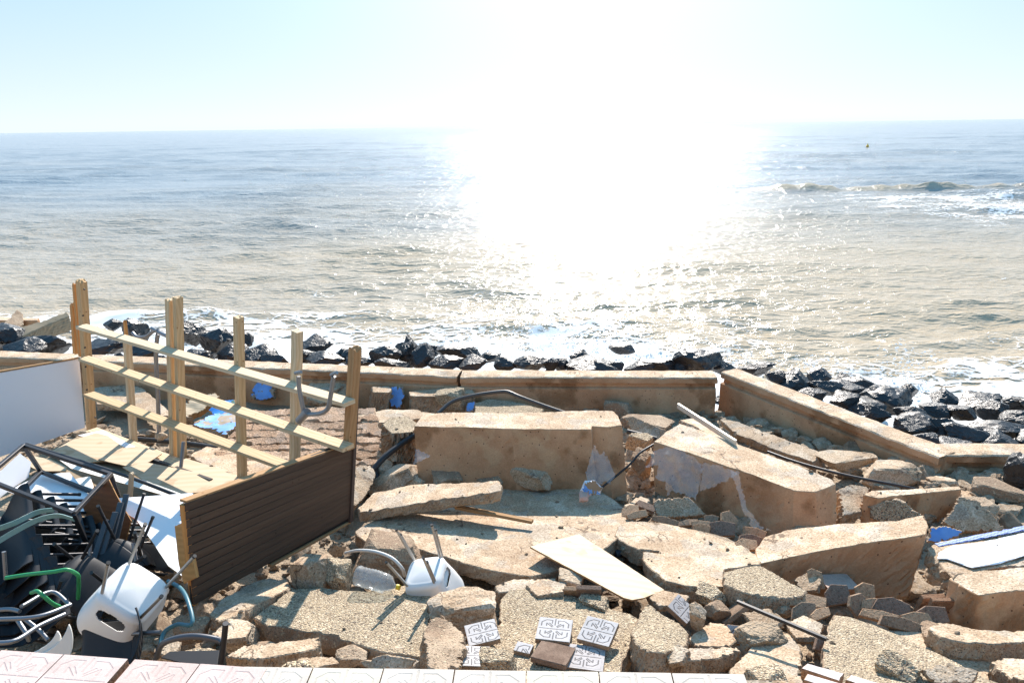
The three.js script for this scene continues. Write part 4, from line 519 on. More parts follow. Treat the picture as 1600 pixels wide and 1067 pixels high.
// ---------------------------------------------------------------- loose patterned tiles
function looseTile(name, label, corners, mats, o = {}) { // corners: three points [px, py, y]: left-near, right-near, left-far
  const [a, b] = corners.map(q => onY(q[0], q[1], q[2])), x = b.clone().sub(a), sx = x.length(), q3 = corners[2]; let c = onY(...q3), best = 9;
  if (!o.free) for (let y = q3[2] - 0.25; y < q3[2] + 0.05; y += 0.002) { const p = onY(q3[0], q3[1], y), e = Math.abs(p.distanceTo(a) - sx); if (e < best) { best = e; c = p; } }
  const z0 = c.clone().sub(a); x.normalize(); const y = x.clone().cross(z0.clone()).normalize(); if (y.y < 0) y.negate(); const z = x.clone().cross(y), sz = Math.abs(z0.dot(z));
  const g = tileGeo(sx, 0.036, sz), m = new THREE.Mesh(g, mats); m.quaternion.setFromRotationMatrix(new THREE.Matrix4().makeBasis(x, y, z)); m.position.copy(a).addScaledVector(x, sx / 2).addScaledVector(z, sz / 2 * Math.sign(z0.dot(z))).addScaledVector(y, -0.018); return top(m, name, label, 'tile', o.group || 'loose patterned tiles');
}
looseTile('patterned_tile', 'grey patterned tile tilted up, leftmost of the upright ones', [[733, 1010, -1.55], [782, 998, -1.53], [722, 978, -1.47]], tmGrey);
looseTile('patterned_tile', 'grey patterned tile partly below the leftmost tilted one', [[708, 1040, -1.5], [766, 1042, -1.52], [713, 1008, -1.46]], tmWhite.length ? tmGrey : tmGrey);
looseTile('patterned_tile', 'white patterned tile in the middle, above the plain mauve tile', [[836, 998, -1.55], [890, 1004, -1.55], [843, 963, -1.40]], tmGrey);
looseTile('patterned_tile', 'grey patterned tile on the right, resting on another tile', [[901, 998, -1.54], [951, 1011, -1.53], [922, 962, -1.40]], tmGrey);
looseTile('patterned_tile', 'grey patterned tile under the right one, cut by the paving', [[882, 1042, -1.56], [942, 1050, -1.56], [891, 1005, -1.46]], tmGrey2);
looseTile('patterned_tile', 'small broken patterned tile in the middle of the pebbly slab', [[802, 1016, -1.57], [827, 1022, -1.57], [796, 998, -1.52]], tmGrey);
looseTile('plain_tile', 'mauve underside of a tile between the patterned ones', [[829, 1026, -1.52], [884, 1040, -1.52], [838, 997, -1.44]], [tmMauve[1], tmMauve[1]]);
looseTile('patterned_tile', 'bluish patterned tile standing left of the loaf-shaped lump', [[1074, 975, -1.70], [1090, 955, -1.7], [1042, 948, -1.55]], tmGrey2);
looseTile('plain_tile', 'grey tile seen on edge beside the black bar', [[1130, 973, -1.72], [1168, 945, -1.6], [1124, 960, -1.66]], [tmGrey2[1], tmGrey2[1]]);
looseTile('patterned_tile', 'grey tile half buried below the black bar', [[1140, 1005, -1.7], [1168, 1008, -1.72], [1135, 975, -1.58]], tmGrey2);
looseTile('plain_tile', 'mauve tile leaning below the plywood board', [[900, 935, -1.78], [938, 936, -1.78], [900, 914, -1.65]], [tmMauve[1], tmMauve[1]]);
looseTile('plain_tile', 'pale tile edge leaning left of the mauve tile below the plywood', [[882, 932, -1.8], [918, 934, -1.8], [896, 916, -1.68]], [tmBrown[1], tmBrown[1]]);
looseTile('patterned_tile', 'brown patterned tile leaning against the tilted block', [[1297, 922, -1.76], [1346, 920, -1.76], [1291, 897, -1.60]], tileMat(0.72, 0.56, 0.48, tPave));
looseTile('patterned_tile', 'brown patterned tile standing left in the dark gap by the square block', [[1426, 958, -1.8], [1470, 955, -1.8], [1424, 930, -1.62]], tileMat(0.7, 0.55, 0.48, tPave));
looseTile('patterned_tile', 'brown patterned tile in front of the one in the dark gap', [[1444, 962, -1.74], [1488, 962, -1.74], [1442, 933, -1.57]], tileMat(0.72, 0.57, 0.5, tPave));
const shards = [[1275, 905, 20, 26, 0.5, 'brown tile shard left of the leaning patterned tile'], [1308, 930, 36, 26, 0.6, 'curved brown shard below the leaning patterned tile'], [1352, 924, 26, 20, 0.4, 'brown shard propped under the tilted block'], [1340, 945, 30, 26, 0.9, 'squarish brown shard in the tile heap'], [1368, 945, 46, 14, -0.3, 'long brown shard on top of the tile heap'], [1392, 948, 46, 22, -0.25, 'patterned shard on top of the tile heap'], [1380, 965, 60, 14, -0.3, 'long thin shard in the middle of the tile heap'], [1410, 975, 60, 14, -0.35, 'thin shard at the front of the tile heap'], [1432, 968, 50, 16, -0.4, 'dark shard at the right of the tile heap'], [1455, 962, 40, 22, 0.5, 'broken shard leaning under the square block'], [1262, 940, 60, 18, -0.5, 'long tile edge above the pebbly corner slab'], [1255, 955, 36, 20, 0.2, 'grey tile shard right of the round stone'], [1280, 960, 40, 10, -0.1, 'flat grey shard behind the pebbly corner slab'], [1290, 1010, 30, 20, -0.6, 'brown tile shard below the end of the black bar'],
  [1096, 822, 26, 14, 0.1, 'shard leaning at the foot of the grey leaning slab'], [1075, 818, 34, 10, -0.2, 'flat shard on the cracked slab edge'], [1097, 827, 26, 14, 0.5, 'brown shard standing on the cracked slab'], [1128, 826, 40, 20, 0.1, 'triangular brown shard on the cracked slab'], [1138, 812, 26, 24, 0.7, 'upright rounded shard below the plastic covered block'], [1112, 812, 20, 12, 0.1, 'small grey shard behind the triangular one'], [1180, 832, 34, 12, -0.4, 'dark tile shard beside the tilted block, upper one'], [1172, 842, 34, 12, -0.4, 'dark tile shard beside the tilted block, lower one'], [1165, 852, 40, 18, -0.3, 'dark plate on the shaded end of the cracked slab'], [1040, 814, 40, 10, -0.1, 'long flat shard behind the cracked slab'], [985, 800, 26, 20, 0.6, 'pointed shard beside the large rounded slab'], [1010, 792, 14, 30, 1.2, 'upright splinter of concrete beside the dark hole'], [995, 805, 36, 10, -0.1, 'pale shard between the rounded and the cracked slab'], [1192, 900, 20, 12, 0.3, 'shard between the thick slab and the tilted block']];
const shardMats = [tmBrown[1], tmMauve[1], tmBrown[1], tmGrey2[1]];
shards.forEach(([x, y, w, h, rz, label], i) => { const yy = hAt(y + h / 2) + 0.10, c = onY(x, y, yy), k = c.distanceTo(EYE) / FPX, s = new THREE.Shape(), r = mulberry(50 + i), W = w * k, H = Math.max(h * k, 0.06) * 1.1; s.moveTo(-W / 2, -H / 2 * (0.6 + 0.4 * r())); s.lineTo(W / 2 * (0.7 + 0.3 * r()), -H / 2); s.lineTo(W / 2, H / 2 * (0.3 + 0.5 * r())); s.lineTo(W * 0.1 * (r() - 0.5), H / 2); s.lineTo(-W / 2 * (0.7 + 0.3 * r()), H / 2 * (0.3 + 0.6 * r())); s.closePath();
  const g = boxUV(new THREE.ExtrudeGeometry(s, { depth: 0.03, bevelEnabled: true, bevelSize: 0.003, bevelThickness: 0.003, bevelSegments: 1 })); g.translate(0, 0, -0.015); const m = new THREE.Mesh(g, shardMats[i % 4]); m.position.copy(c); m.rotation.set(-0.55 - 0.6 * r(), (r() - 0.5) * 1.2, rz * 0.7, 'YXZ'); top(m, 'tile_shard', label, 'tile', 'broken tile shards'); });
// stacked bricks at the bottom right
[[[1252, 1044], [1262, 1036], [1320, 1052], [1312, 1064], 'pale tile lying at the top of the stacked tiles bottom right', -1.12], [[1256, 1062], [1262, 1052], [1330, 1072], [1322, 1084], 'pale pink tile in front of the stacked tiles bottom right', -1.08], [[1322, 1062], [1330, 1054], [1385, 1070], [1378, 1082], 'pale tile at the right of the stacked tiles bottom right', -1.16]].forEach(([a, b, c, d, label, y]) => slab('plain_tile', label, 'tile', [a, b, c, d], y, { t: 0.07, jit: 0.001, rough: 0, bevel: 0.004, sj: 0.003, mat: paint(0.74, 0.62, 0.58, 0.85), smat: tmBrown[1] , group: 'loose patterned tiles' }));
// slab with white paint and a strip of mosaic, right edge
const tBlue = pair(512, 0.9, (u, v) => { const a = pf(u, v, 5, 5, 3), f = pf(u, v, 60, 3, 9), fl = sstep(0.56, 0.6, a + (f - 0.5) * 0.15); let c = mix3([0.33, 0.58, 0.86], [0.58, 0.76, 0.93], pf(u, v, 9, 4, 55)); c = mix3(c, [0.66, 0.55, 0.42], fl); return [...c, fl ? 0.4 : 0.6]; });
M.blue = mat2(tBlue, 0.006, { roughness: 0.55, color: lin(0.72, 0.8, 0.95) }); M.blue2 = mat2(tBlue, 0.004, { roughness: 0.5, color: lin(0.25, 0.72, 1.0) });
{
  const pl = [[1462, 850, -1.50], [1600, 822, -1.50], [1600, 880, -1.42]], base = slab('painted_slab', 'white painted pool slab edged with blue mosaic, at the right', 'concrete', [[1449, 858], [1470, 848], [1540, 832], [1600, 822], [1680, 810], [1690, 872], [1600, 882], [1550, 886], [1500, 897], [1490, 904], [1470, 880]], pl, { t: 0.16, smat: M.broken, mat: M.concrete, sj: 0.03 });
  const P = planeOf(pl); P.p = P.p.clone().addScaledVector(P.n, 0.016); const sub = (name, px, t, mat, label, lift = 0) => { const q = { p: P.p.clone().addScaledVector(P.n, lift), n: P.n }; const { geo, C } = slabGeo(px.map(p => onPlane(p[0], p[1], q)), P.n, { t, jit: 0.006, rough: 0.002, bevel: 0.002, sj: 0.002 }); geo.translate(C.x - base.position.x, C.y - base.position.y, C.z - base.position.z); part(base, name, geo, [mat, mat], label); };
  sub('white_plaster', [[1468, 862], [1490, 852], [1530, 848], [1600, 833], [1690, 818], [1690, 862], [1600, 868], [1560, 880], [1520, 886], [1480, 872], [1466, 872]], 0.014, paint(0.82, 0.84, 0.88, 0.8), 'flaking white plaster');
  const tMos = tex(256, 64, (u, v) => { const i = Math.floor(u * 32), j = Math.floor(v * 4), g = (u * 32 % 1) < 0.14 || (v * 4 % 1) < 0.14; return g ? [0.78, 0.8, 0.84] : (i + j * 2) % 4 < 2 ? [0.26, 0.34, 0.62] : [0.55, 0.62, 0.82]; }, { rep: [1.6, 14] });
  sub('mosaic_strip', [[1462, 849], [1540, 833], [1600, 821], [1685, 808], [1686, 814], [1600, 828], [1540, 840], [1468, 853]], 0.016, std({ map: tMos, roughness: 0.35 }), 'strip of small blue mosaic tiles');
  slab('painted_slab', 'sky blue and white chip behind the mosaic edged slab', 'concrete', [[1450, 846], [1455, 824], [1480, 822], [1506, 830], [1500, 838], [1470, 848]], [[1452, 846, -1.62], [1500, 838, -1.62], [1470, 823, -1.55]], { t: 0.03, mat: M.blue, smat: M.broken, rough: 0.01 });
  slab('concrete_slab', 'brown layer under the mosaic edged slab, above the square block', 'concrete', [[1486, 896], [1540, 888], [1600, 882], [1680, 876], [1680, 890], [1600, 892], [1540, 897], [1500, 906]], [[1490, 898, -1.5], [1600, 890, -1.46], [1600, 882, -1.46]], { t: 0.1 });
}
// sky blue painted pool pieces on the left
slab('painted_slab', 'sky blue painted slab leaning against the wall behind the third post', 'concrete', [[390, 620], [396, 602], [405, 590], [418, 596], [430, 600], [428, 622], [410, 626], [395, 624]], [[390, 622, -2.25], [430, 622, -2.25], [412, 592, -1.98]], { t: 0.1, mat: M.blue, rough: 0.025, jit: 0.02 });
slab('painted_slab', 'turquoise slab by the third post, upper of two', 'concrete', [[326, 642], [340, 628], [366, 625], [376, 645], [338, 655]], [[335, 645, -2.12], [372, 645, -2.1], [350, 629, -2.05]], { t: 0.08, mat: M.blue2, rough: 0.03 });
slab('painted_slab', 'blue slab by the third post, lower of two', 'concrete', [[300, 664], [335, 645], [374, 645], [376, 662], [352, 678], [326, 670]], [[310, 662, -2.05], [350, 674, -2.05], [360, 645, -2.1]], { t: 0.08, mat: M.blue, rough: 0.025, jit: 0.02 });
slab('painted_slab', 'blue patched chunk between the frame post and the long fragment', 'concrete', [[606, 612], [612, 604], [628, 604], [632, 620], [626, 636], [610, 636]], [[608, 636, -2.25], [628, 636, -2.25], [620, 605, -1.98]], { t: 0.1, mat: M.blue, rough: 0.025, jit: 0.02 });
slab('painted_slab', 'blue patch on the fragment left of the arched pipe', 'concrete', [[668, 634], [672, 618], [700, 609], [712, 608], [700, 622], [690, 634]], [[668, 634, -2.2], [695, 630, -2.2], [705, 609, -1.99]], { t: 0.05, mat: M.blue, rough: 0.025, jit: 0.02 });
slab('painted_slab', 'small blue chip under the arched black pipe', 'concrete', [[728, 642], [730, 630], [742, 628], [741, 643]], [[728, 642, -2.2], [741, 643, -2.2], [735, 629, -2.1]], { t: 0.04, mat: M.blue, rough: 0.025, jit: 0.02 });
lump(706, 622, 50, 36, 'pale rough lump left of the arched pipe', { mat: M.pebbleGrey, y: -2.2, bump: 0.15 });
lump(520, 612, 50, 40, 'boulder of concrete under the bent steel bracket', { mat: M.concrete, y: -2.3 });
// ---------------------------------------------------------------- wrecked timber kiosk frame: posts, rails, plank panel, white panel
function vplane(a, b) { const x = b.clone().sub(a).setY(0).normalize(), n = V(-x.z, 0, x.x); if (n.z < 0) n.negate(); return { p: a, n, x, off: d => ({ p: a.clone().addScaledVector(n, d), n, x }) }; }
const cA = onY(146, 668, -2.06), cB = onY(546, 822, -1.95), cC = onY(300, 948, -1.70), cL = onY(-20, 722, -2.06);
const PAB = vplane(cA, cB), PBC = vplane(cC, cB), PLA = vplane(cL, cA);
const frame = group(cA.clone());
const rel = g => g.translate(-frame.position.x, -frame.position.y, -frame.position.z);
function fpart(name, geo, mat, label) { return part(frame, name, rel(geo), mat, label); }
let wk = 0;
function post(b, t, w, d, br, mat = M.woods[wk++ % 4], off = 0, label) { const pl = PAB.off(off); return fpart('post', beamGeo(onPlane(b[0], b[1], pl), onPlane(t[0], t[1], pl), d * 0.85, w * 0.8, PAB.x, { break1: br }), mat, label); }
post([144, 690], [126, 436], 0.13, 0.1, 0.05, mat2(tWood, 0.002, { color: lin(0.92, 0.74, 0.56) }));
fpart('post', beamGeo(onPlane(126, 556, PAB.off(-0.02)), onPlane(116, 440, PAB.off(-0.02)), 0.05, 0.05, PAB.x, { break1: 0.08 }), M.woodOrange, 'splintered thin board beside the tallest post');
fpart('post', beamGeo(onPlane(117, 552, PAB.off(-0.05)), onPlane(112, 472, PAB.off(-0.05)), 0.04, 0.06, PAB.x, { break1: 0.12 }), M.woodOrange, 'orange splintered stump of a board');
post([208, 692], [198, 532], 0.075, 0.09, 0.0); fpart('splinter', beamGeo(onPlane(198, 534, PAB), onPlane(194, 499, PAB), 0.03, 0.03, PAB.x, { break1: 0.06 }), M.woodOrange);
post([272, 716], [265, 466], 0.095, 0.09, 0.025); post([284, 716], [277, 463], 0.075, 0.10, 0.02, M.woods[2], -0.03);
post([378, 752], [372, 494], 0.09, 0.09, 0.012); post([460, 722], [464, 517], 0.10, 0.09, 0.0);
post([545, 700], [555, 540], 0.09, 0.1, 0.04, M.woodBrown, 0, 'weathered brown broken corner post');
const PR = PAB.off(0.11);
for (const [a, b] of [[[126, 510], [546, 630]], [[130, 560], [544, 700]], [[138, 616], [452, 730]]]) { const p = onPlane(a[0], a[1], PR), q = onPlane(b[0], b[1], PR); const r = fpart('rail', beamGeo(p, q, 0.135, 0.038), M.woods[wk++ % 4]); }
fpart('sill', beamGeo(onPlane(142, 674, PR), onPlane(392, 770, PR), 0.16, 0.06), M.wood);
fpart('sill', beamGeo(onPlane(140, 684, PAB.off(0.24)), onPlane(330, 752, PAB.off(0.24)), 0.04, 0.05), paint(0.04, 0.035, 0.03, 0.6), 'dark edge strip under the sill');
// nail heads and bolt holes on the tallest post
for (const [x, y] of [[131, 452], [129, 493], [132, 543], [133, 573], [135, 609], [148, 652]]) { const c = onPlane(x, y, PAB.off(0.052)); const g = new THREE.CylinderGeometry(0.011, 0.011, 0.012, 8).rotateX(Math.PI / 2); g.translate(c.x, c.y, c.z); fpart('bolt', g, paint(0.02, 0.018, 0.015, 0.6)); }
// dark plank panel
{
  const q = (x, y, o = 0) => onPlane(x, y, PBC.off(o)); const n = 12, TL = [287, 787], TR = [552, 692], BR = [546, 808], BL = [302, 946]; const pn = group(V(0, 0, 0)); pn.name = 'plank_panel'; frame.add(pn); pn.userData.label = 'dark brown plank panel';
  const sub = (name, geo, mat, label) => part(pn, name, rel(geo), mat, label);
  const brown = [0.9, 1, 1.12, 0.97].map(k => mat2(tWood, 0.0012, { color: lin(0.135 * k, 0.10 * k, 0.09 * k), roughness: 0.75 })); const outward = PBC.n.clone(); if (outward.x < 0) outward.negate();
  const sgn = outward.dot(PBC.n);
  for (let i = 0; i < n; i++) { const f0 = i / n, f1 = (i + 1) / n - 0.006, L = f => q(lerp(TL[0], BL[0], f), lerp(TL[1], BL[1], f), 0.012 * sgn), R = f => q(lerp(TR[0], BR[0], f), lerp(TR[1], BR[1], f), 0.012 * sgn); const a = L((f0 + f1) / 2), b = R((f0 + f1) / 2), h = L(f0).distanceTo(L(f1)); sub('plank', beamGeo(a, b, 0.018, h - 0.001, V(0, 1, 0), { bev: 0.003 }), brown[i % 4]); }
  const mid = (a, b) => q((a[0] + b[0]) / 2, (a[1] + b[1]) / 2, -0.012 * sgn); const bh = q(...TL).distanceTo(q(...BL)); sub('backing', beamGeo(mid(TL, BL), mid(TR, BR), 0.022, bh * 0.97), paint(0.02, 0.015, 0.013, 0.8));
  sub('top_trim', beamGeo(q(285, 783, -0.02 * sgn), q(553, 689, -0.02 * sgn), 0.07, 0.018), M.woodBrown, 'worn reddish top strip');
  sub('side_trim', beamGeo(q(303, 944, -0.01), q(286, 788, -0.01), 0.05, 0.035, PBC.x), M.woodOrange, 'splintered raw wood edge'); sub('bottom_trim', beamGeo(q(420, 884, 0.0), q(546, 815, 0.0), 0.04, 0.025), M.woodBrown);
  sub('corner_trim', beamGeo(q(546, 815, 0.015 * sgn), q(557, 590, 0.015 * sgn), 0.05, 0.04, PBC.x), paint(0.07, 0.045, 0.035, 0.6), 'dark brown corner strip');
}
// white panel on the left
{
  const q = (x, y, o = 0) => onPlane(x, y, PLA.off(o)), a = q(-60, 660), b = q(127, 615); const mk = (px, t, mat, name, label) => { const { geo, C } = slabGeo(px.map(p => q(p[0], p[1])), PLA.n, { t, jit: 0.0005, rough: 0.0005, bevel: 0.002, sj: 0.0005 }); geo.translate(C.x, C.y, C.z); fpart(name, geo, [mat, mat], label); };
  mk([[-70, 595], [123, 561], [132, 668], [-70, 738]], 0.02, paint(0.78, 0.79, 0.83, 0.55), 'white_panel', 'smooth white laminate panel');
  fpart('panel_cap', beamGeo(q(-70, 592, -0.01), q(123, 559, -0.01), 0.035, 0.018), M.woodBrown);
}
top(frame, 'timber_frame', 'wrecked timber kiosk frame with rails, white panel and dark plank panel', 'frame');

// ---------------------------------------------------------------- sheets and boards inside the frame
const whiteLam = paint(0.80, 0.80, 0.82, 0.5), offWhite = paint(0.76, 0.73, 0.66, 0.6), steelDark = std({ color: lin(0.05, 0.05, 0.055), roughness: 0.45, metalness: 0.6 }), steel = std({ color: lin(0.22, 0.23, 0.25), roughness: 0.42, metalness: 0.8 }), blackPl = paint(0.016, 0.016, 0.019, 0.6), whitePl = paint(0.80, 0.78, 0.75, 0.35);
const SH = { jit: 0.001, rough: 0.0006, bevel: 0.0015, sj: 0.001, t: 0.016 };
const sheet = (name, label, px, plane, mat, o = {}) => slab(name, label, 'board', px, plane, { ...SH, mat, smat: o.edge || M.woodBrown, ...o });
sheet('floor_board', 'wide grey-brown floor board under the plywood in the kiosk', [[50, 716], [138, 674], [396, 768], [320, 790], [200, 780], [100, 742]], -2.0, M.woodGrey, { t: 0.03 });
sheet('plywood_sheet', 'plywood sheet on the kiosk floor nearest the tallest post', [[74, 708], [110, 688], [150, 676], [168, 681], [192, 698], [168, 720], [120, 724]], -1.94, M.ply);
sheet('white_board', 'white floor board showing between the two plywood sheets', [[120, 680], [160, 672], [215, 700], [200, 706], [160, 690]], -1.97, whiteLam);
sheet('plywood_sheet', 'plywood sheet on the kiosk floor in the middle', [[152, 718], [188, 700], [222, 697], [252, 709], [232, 722], [196, 728]], -1.92, M.ply);
sheet('plywood_sheet', 'long plywood sheet on the kiosk floor along the dark panel', [[190, 730], [228, 722], [326, 742], [372, 738], [388, 752], [320, 768], [286, 772], [240, 760]], -1.88, M.ply);
sheet('plywood_sheet', 'plywood corner at the sill below the fourth post', [[262, 727], [290, 716], [330, 728], [368, 738], [330, 752]], -1.9, M.ply);
sheet('white_board', 'large white board lying flat left of the dark panel', [[167, 779], [232, 775], [301, 770], [306, 800], [302, 850], [290, 905], [262, 884], [238, 848], [212, 812], [190, 798]], [[170, 779, -1.55], [300, 772, -1.55], [290, 900, -1.52]], whiteLam, { t: 0.02, edge: M.woodBrown });
sheet('white_board', 'bluish white table board inside the black frame', [[10, 768], [60, 742], [108, 738], [140, 776], [146, 792], [118, 806], [70, 790]], [[12, 768, -1.62], [140, 780, -1.62], [100, 740, -1.6]], whiteLam);
sheet('white_board', 'white board standing at the left edge of the picture', [[-40, 760], [0, 735], [30, 708], [48, 722], [44, 746], [20, 762], [-30, 800]], [[-30, 790, -1.6], [44, 746, -1.62], [20, 712, -1.38]], whiteLam);
sheet('plywood_sheet', 'narrow pale board behind the black frame', [[32, 722], [50, 712], [80, 718], [104, 730], [102, 736], [60, 736]], -1.72, M.ply);
sheet('plywood_sheet', 'long grey board running behind the black frame to the right', [[85, 714], [120, 716], [230, 752], [285, 772], [262, 776], [180, 752], [110, 732]], -1.80, offWhite);
sheet('white_board', 'small cream board stub below the black frame', [[106, 750], [140, 744], [146, 760], [140, 772], [112, 766]], -1.68, offWhite, { t: 0.04 });
sheet('red_board', 'red-brown stained board leaning inside the black frame', [[128, 792], [169, 749], [182, 776], [204, 814], [192, 856], [150, 846]], [[130, 792, -1.50], [200, 815, -1.50], [160, 845, -1.72]], M.woodRed, { edge: M.woodOrange });
slab('wood_plank', 'orange wooden plank end leaning on the left end of the dark panel', 'timber', [[272, 822], [286, 816], [300, 870], [306, 902], [286, 912], [278, 880]], [[275, 822, -1.18], [300, 870, -1.30], [280, 908, -1.50]], { ...SH, t: 0.03, mat: M.woodOrange, smat: M.woodOrange });
solo('wood_stick', 'short yellow wooden stick standing among the boards', 'timber', beamGeo(onY(202, 782, -1.7), onY(205, 738, -1.42), 0.035, 0.035, V(1, 0, 0), { break1: 0.02 }), M.wood);
// ---------------------------------------------------------------- black square-tube table frame
{
  const r = [[36, 696, -1.15], [172, 741, -1.28], [114, 803, -1.22], [-26, 748, -1.12]].map(p => onY(...p)), g = group(r[2].clone().setY(-1.8)); const leg = [onY(63, 737, -1.55), onY(190, 790, -1.72), onY(136, 852, -1.62), onY(-10, 800, -1.6)]; const add = (name, a, b, w = 0.034) => { const q = beamGeo(a, b, w, w); q.translate(-g.position.x, -g.position.y, -g.position.z); part(g, name, q, steelDark); };
  for (let i = 0; i < 4; i++) { add('rail', r[i], r[(i + 1) % 4]); add('leg', r[i], leg[i]); } add('brace', leg[0], onY(146, 770, -1.6)); add('brace', leg[0], onY(30, 770, -1.4));
  top(g, 'table_frame', 'black square tube table frame lying on its side at the left', 'table');
}
solo('steel_bar', 'long black bar lying from the frame across the plywood', 'pipe', tubeGeo([onY(40, 694, -1.55), onY(200, 745, -1.55), onY(275, 774, -1.6)], 0.017, 8), steelDark);
// ---------------------------------------------------------------- chairs: curved shell on four tube legs
function shellGeo(hole, W = 0.43, slots) {
  const prof = new THREE.CatmullRomCurve3([V(0, -0.03, 0.22), V(0, 0, 0.19), V(0, 0.004, 0.05), V(0, -0.004, -0.1), V(0, 0.02, -0.19), V(0, 0.09, -0.225), V(0, 0.22, -0.25), V(0, 0.34, -0.275), V(0, 0.40, -0.285)], false, 'centripetal'), nu = 44, ns = 84, th = 0.007, pts = [], nrm = [], s2 = [];
  for (let j = 0; j <= ns; j++) for (let i = 0; i <= nu; i++) { let u = i / nu * 2 - 1, s = j / ns; if (hole) { const cu = 0, cs = 0.565, ru = 0.42, rs = 0.052, e = Math.hypot((u - cu) / ru, (s - cs) / rs); if (e > 0.78 && e < 1.25) { const k = 1 / e; if (e < 1.12 && e > 0.9) { u = cu + (u - cu) * k; s = cs + (s - cs) * k; } } } s2.push([u, s]);
      const p = prof.getPointAt(s), t = prof.getTangentAt(s), corner = Math.min(s, 1 - s) < 0.12 ? 0.10 * (1 - Math.min(s, 1 - s) / 0.12) ** 2 : 0, w = W / 2 * (1 - corner) * (s < 0.5 ? 1 : 1 - 0.1 * (s - 0.5)); const n = V(0, -t.z, t.y).normalize(); if (n.y < 0 && s < 0.4) n.negate(); const nn = V(0, t.z * -1, t.y); const lip = Math.pow(Math.abs(u), 5); const q = V(u * w, p.y, p.z).addScaledVector(nn, (s < 0.45 ? -0.012 * (1 - u * u) + 0.02 * lip : 0.05 * u * u)); pts.push(q); }
  const inH = (a) => { if (!hole) return false; const [u, s] = a; return Math.hypot(u / 0.42, (s - 0.565) / 0.052) < 0.97; }, slot = a => slots && a[1] > 0.66 && a[1] < 0.94 && Math.abs(a[0]) < 0.8 && ((a[0] + 1) * 4.2 % 1) < 0.45;
  const pos = [], tri = (a, b, c) => pos.push(a.x, a.y, a.z, b.x, b.y, b.z, c.x, c.y, c.z), at = (i, j) => j * (nu + 1) + i;
  const fn = (i, j) => { const a = pts[at(Math.max(i - 1, 0), j)], b = pts[at(Math.min(i + 1, nu), j)], c = pts[at(i, Math.max(j - 1, 0))], d = pts[at(i, Math.min(j + 1, ns))]; return b.clone().sub(a).cross(d.clone().sub(c)).normalize(); };
  const N = []; for (let j = 0; j <= ns; j++) for (let i = 0; i <= nu; i++) N.push(fn(i, j)); const lo = pts.map((p, k) => p.clone().addScaledVector(N[k], -th)), on = {};
  const has = (i, j) => { if (i < 0 || j < 0 || i >= nu || j >= ns) return false; const c = [0, 1].map(k => (s2[at(i, j)][k] + s2[at(i + 1, j)][k] + s2[at(i, j + 1)][k] + s2[at(i + 1, j + 1)][k]) / 4); return !inH(c) && !slot(c); };
  const wall = (a, b) => { tri(pts[a], lo[a], pts[b]); tri(pts[b], lo[a], lo[b]); };
  for (let j = 0; j < ns; j++) for (let i = 0; i < nu; i++) { if (!has(i, j)) continue; const a = at(i, j), b = at(i + 1, j), c = at(i, j + 1), d = at(i + 1, j + 1); tri(pts[a], pts[b], pts[c]); tri(pts[b], pts[d], pts[c]); tri(lo[a], lo[c], lo[b]); tri(lo[b], lo[c], lo[d]); if (!has(i, j - 1)) wall(b, a); if (!has(i, j + 1)) wall(c, d); if (!has(i - 1, j)) wall(a, c); if (!has(i + 1, j)) wall(d, b); }
  const g = new THREE.BufferGeometry(); g.setAttribute('position', new THREE.Float32BufferAttribute(pos, 3)); g.setAttribute('uv', new THREE.Float32BufferAttribute(new Float32Array(pos.length / 3 * 2), 2)); return toCreasedNormals(g, 0.7);
}
const shellHole = shellGeo(true), shellPlain = shellGeo(false), shellSlots = shellGeo(false, 0.44, true);
const legsG = [[-1, 1], [1, 1], [-1, -1], [1, -1]].map(([x, z]) => tubeGeo([V(x * 0.165, -0.005, z * 0.15), V(x * 0.215, -0.43, z * 0.2)], 0.0125, 1, 12)), capsG = [[-1, 1], [1, 1], [-1, -1], [1, -1]].map(([x, z]) => tubeGeo([V(x * 0.214, -0.42, z * 0.199), V(x * 0.2155, -0.438, z * 0.2005)], 0.0145, 1, 12));
const capM = paint(0.03, 0.03, 0.03, 0.6), legM = std({ color: lin(0.42, 0.40, 0.37), roughness: 0.42, metalness: 0.75 });
function chair(label, shell, mat, legMat, o = {}) { const g = group(); part(g, 'shell', shell, mat); if (o.legs !== false) { for (const l of legsG) part(g, 'leg', l, legMat); for (const c of capsG) part(g, 'foot_cap', c, capM); } return top(g, 'chair', label, 'chair', o.group); }
function pose(o, at, up, fwd, s = 1) { const y = up.clone().normalize(), x = y.clone().cross(fwd).normalize(), z = x.clone().cross(y); o.quaternion.setFromRotationMatrix(new THREE.Matrix4().makeBasis(x, y, z)); o.position.copy(at); o.scale.setScalar(s); return o; }
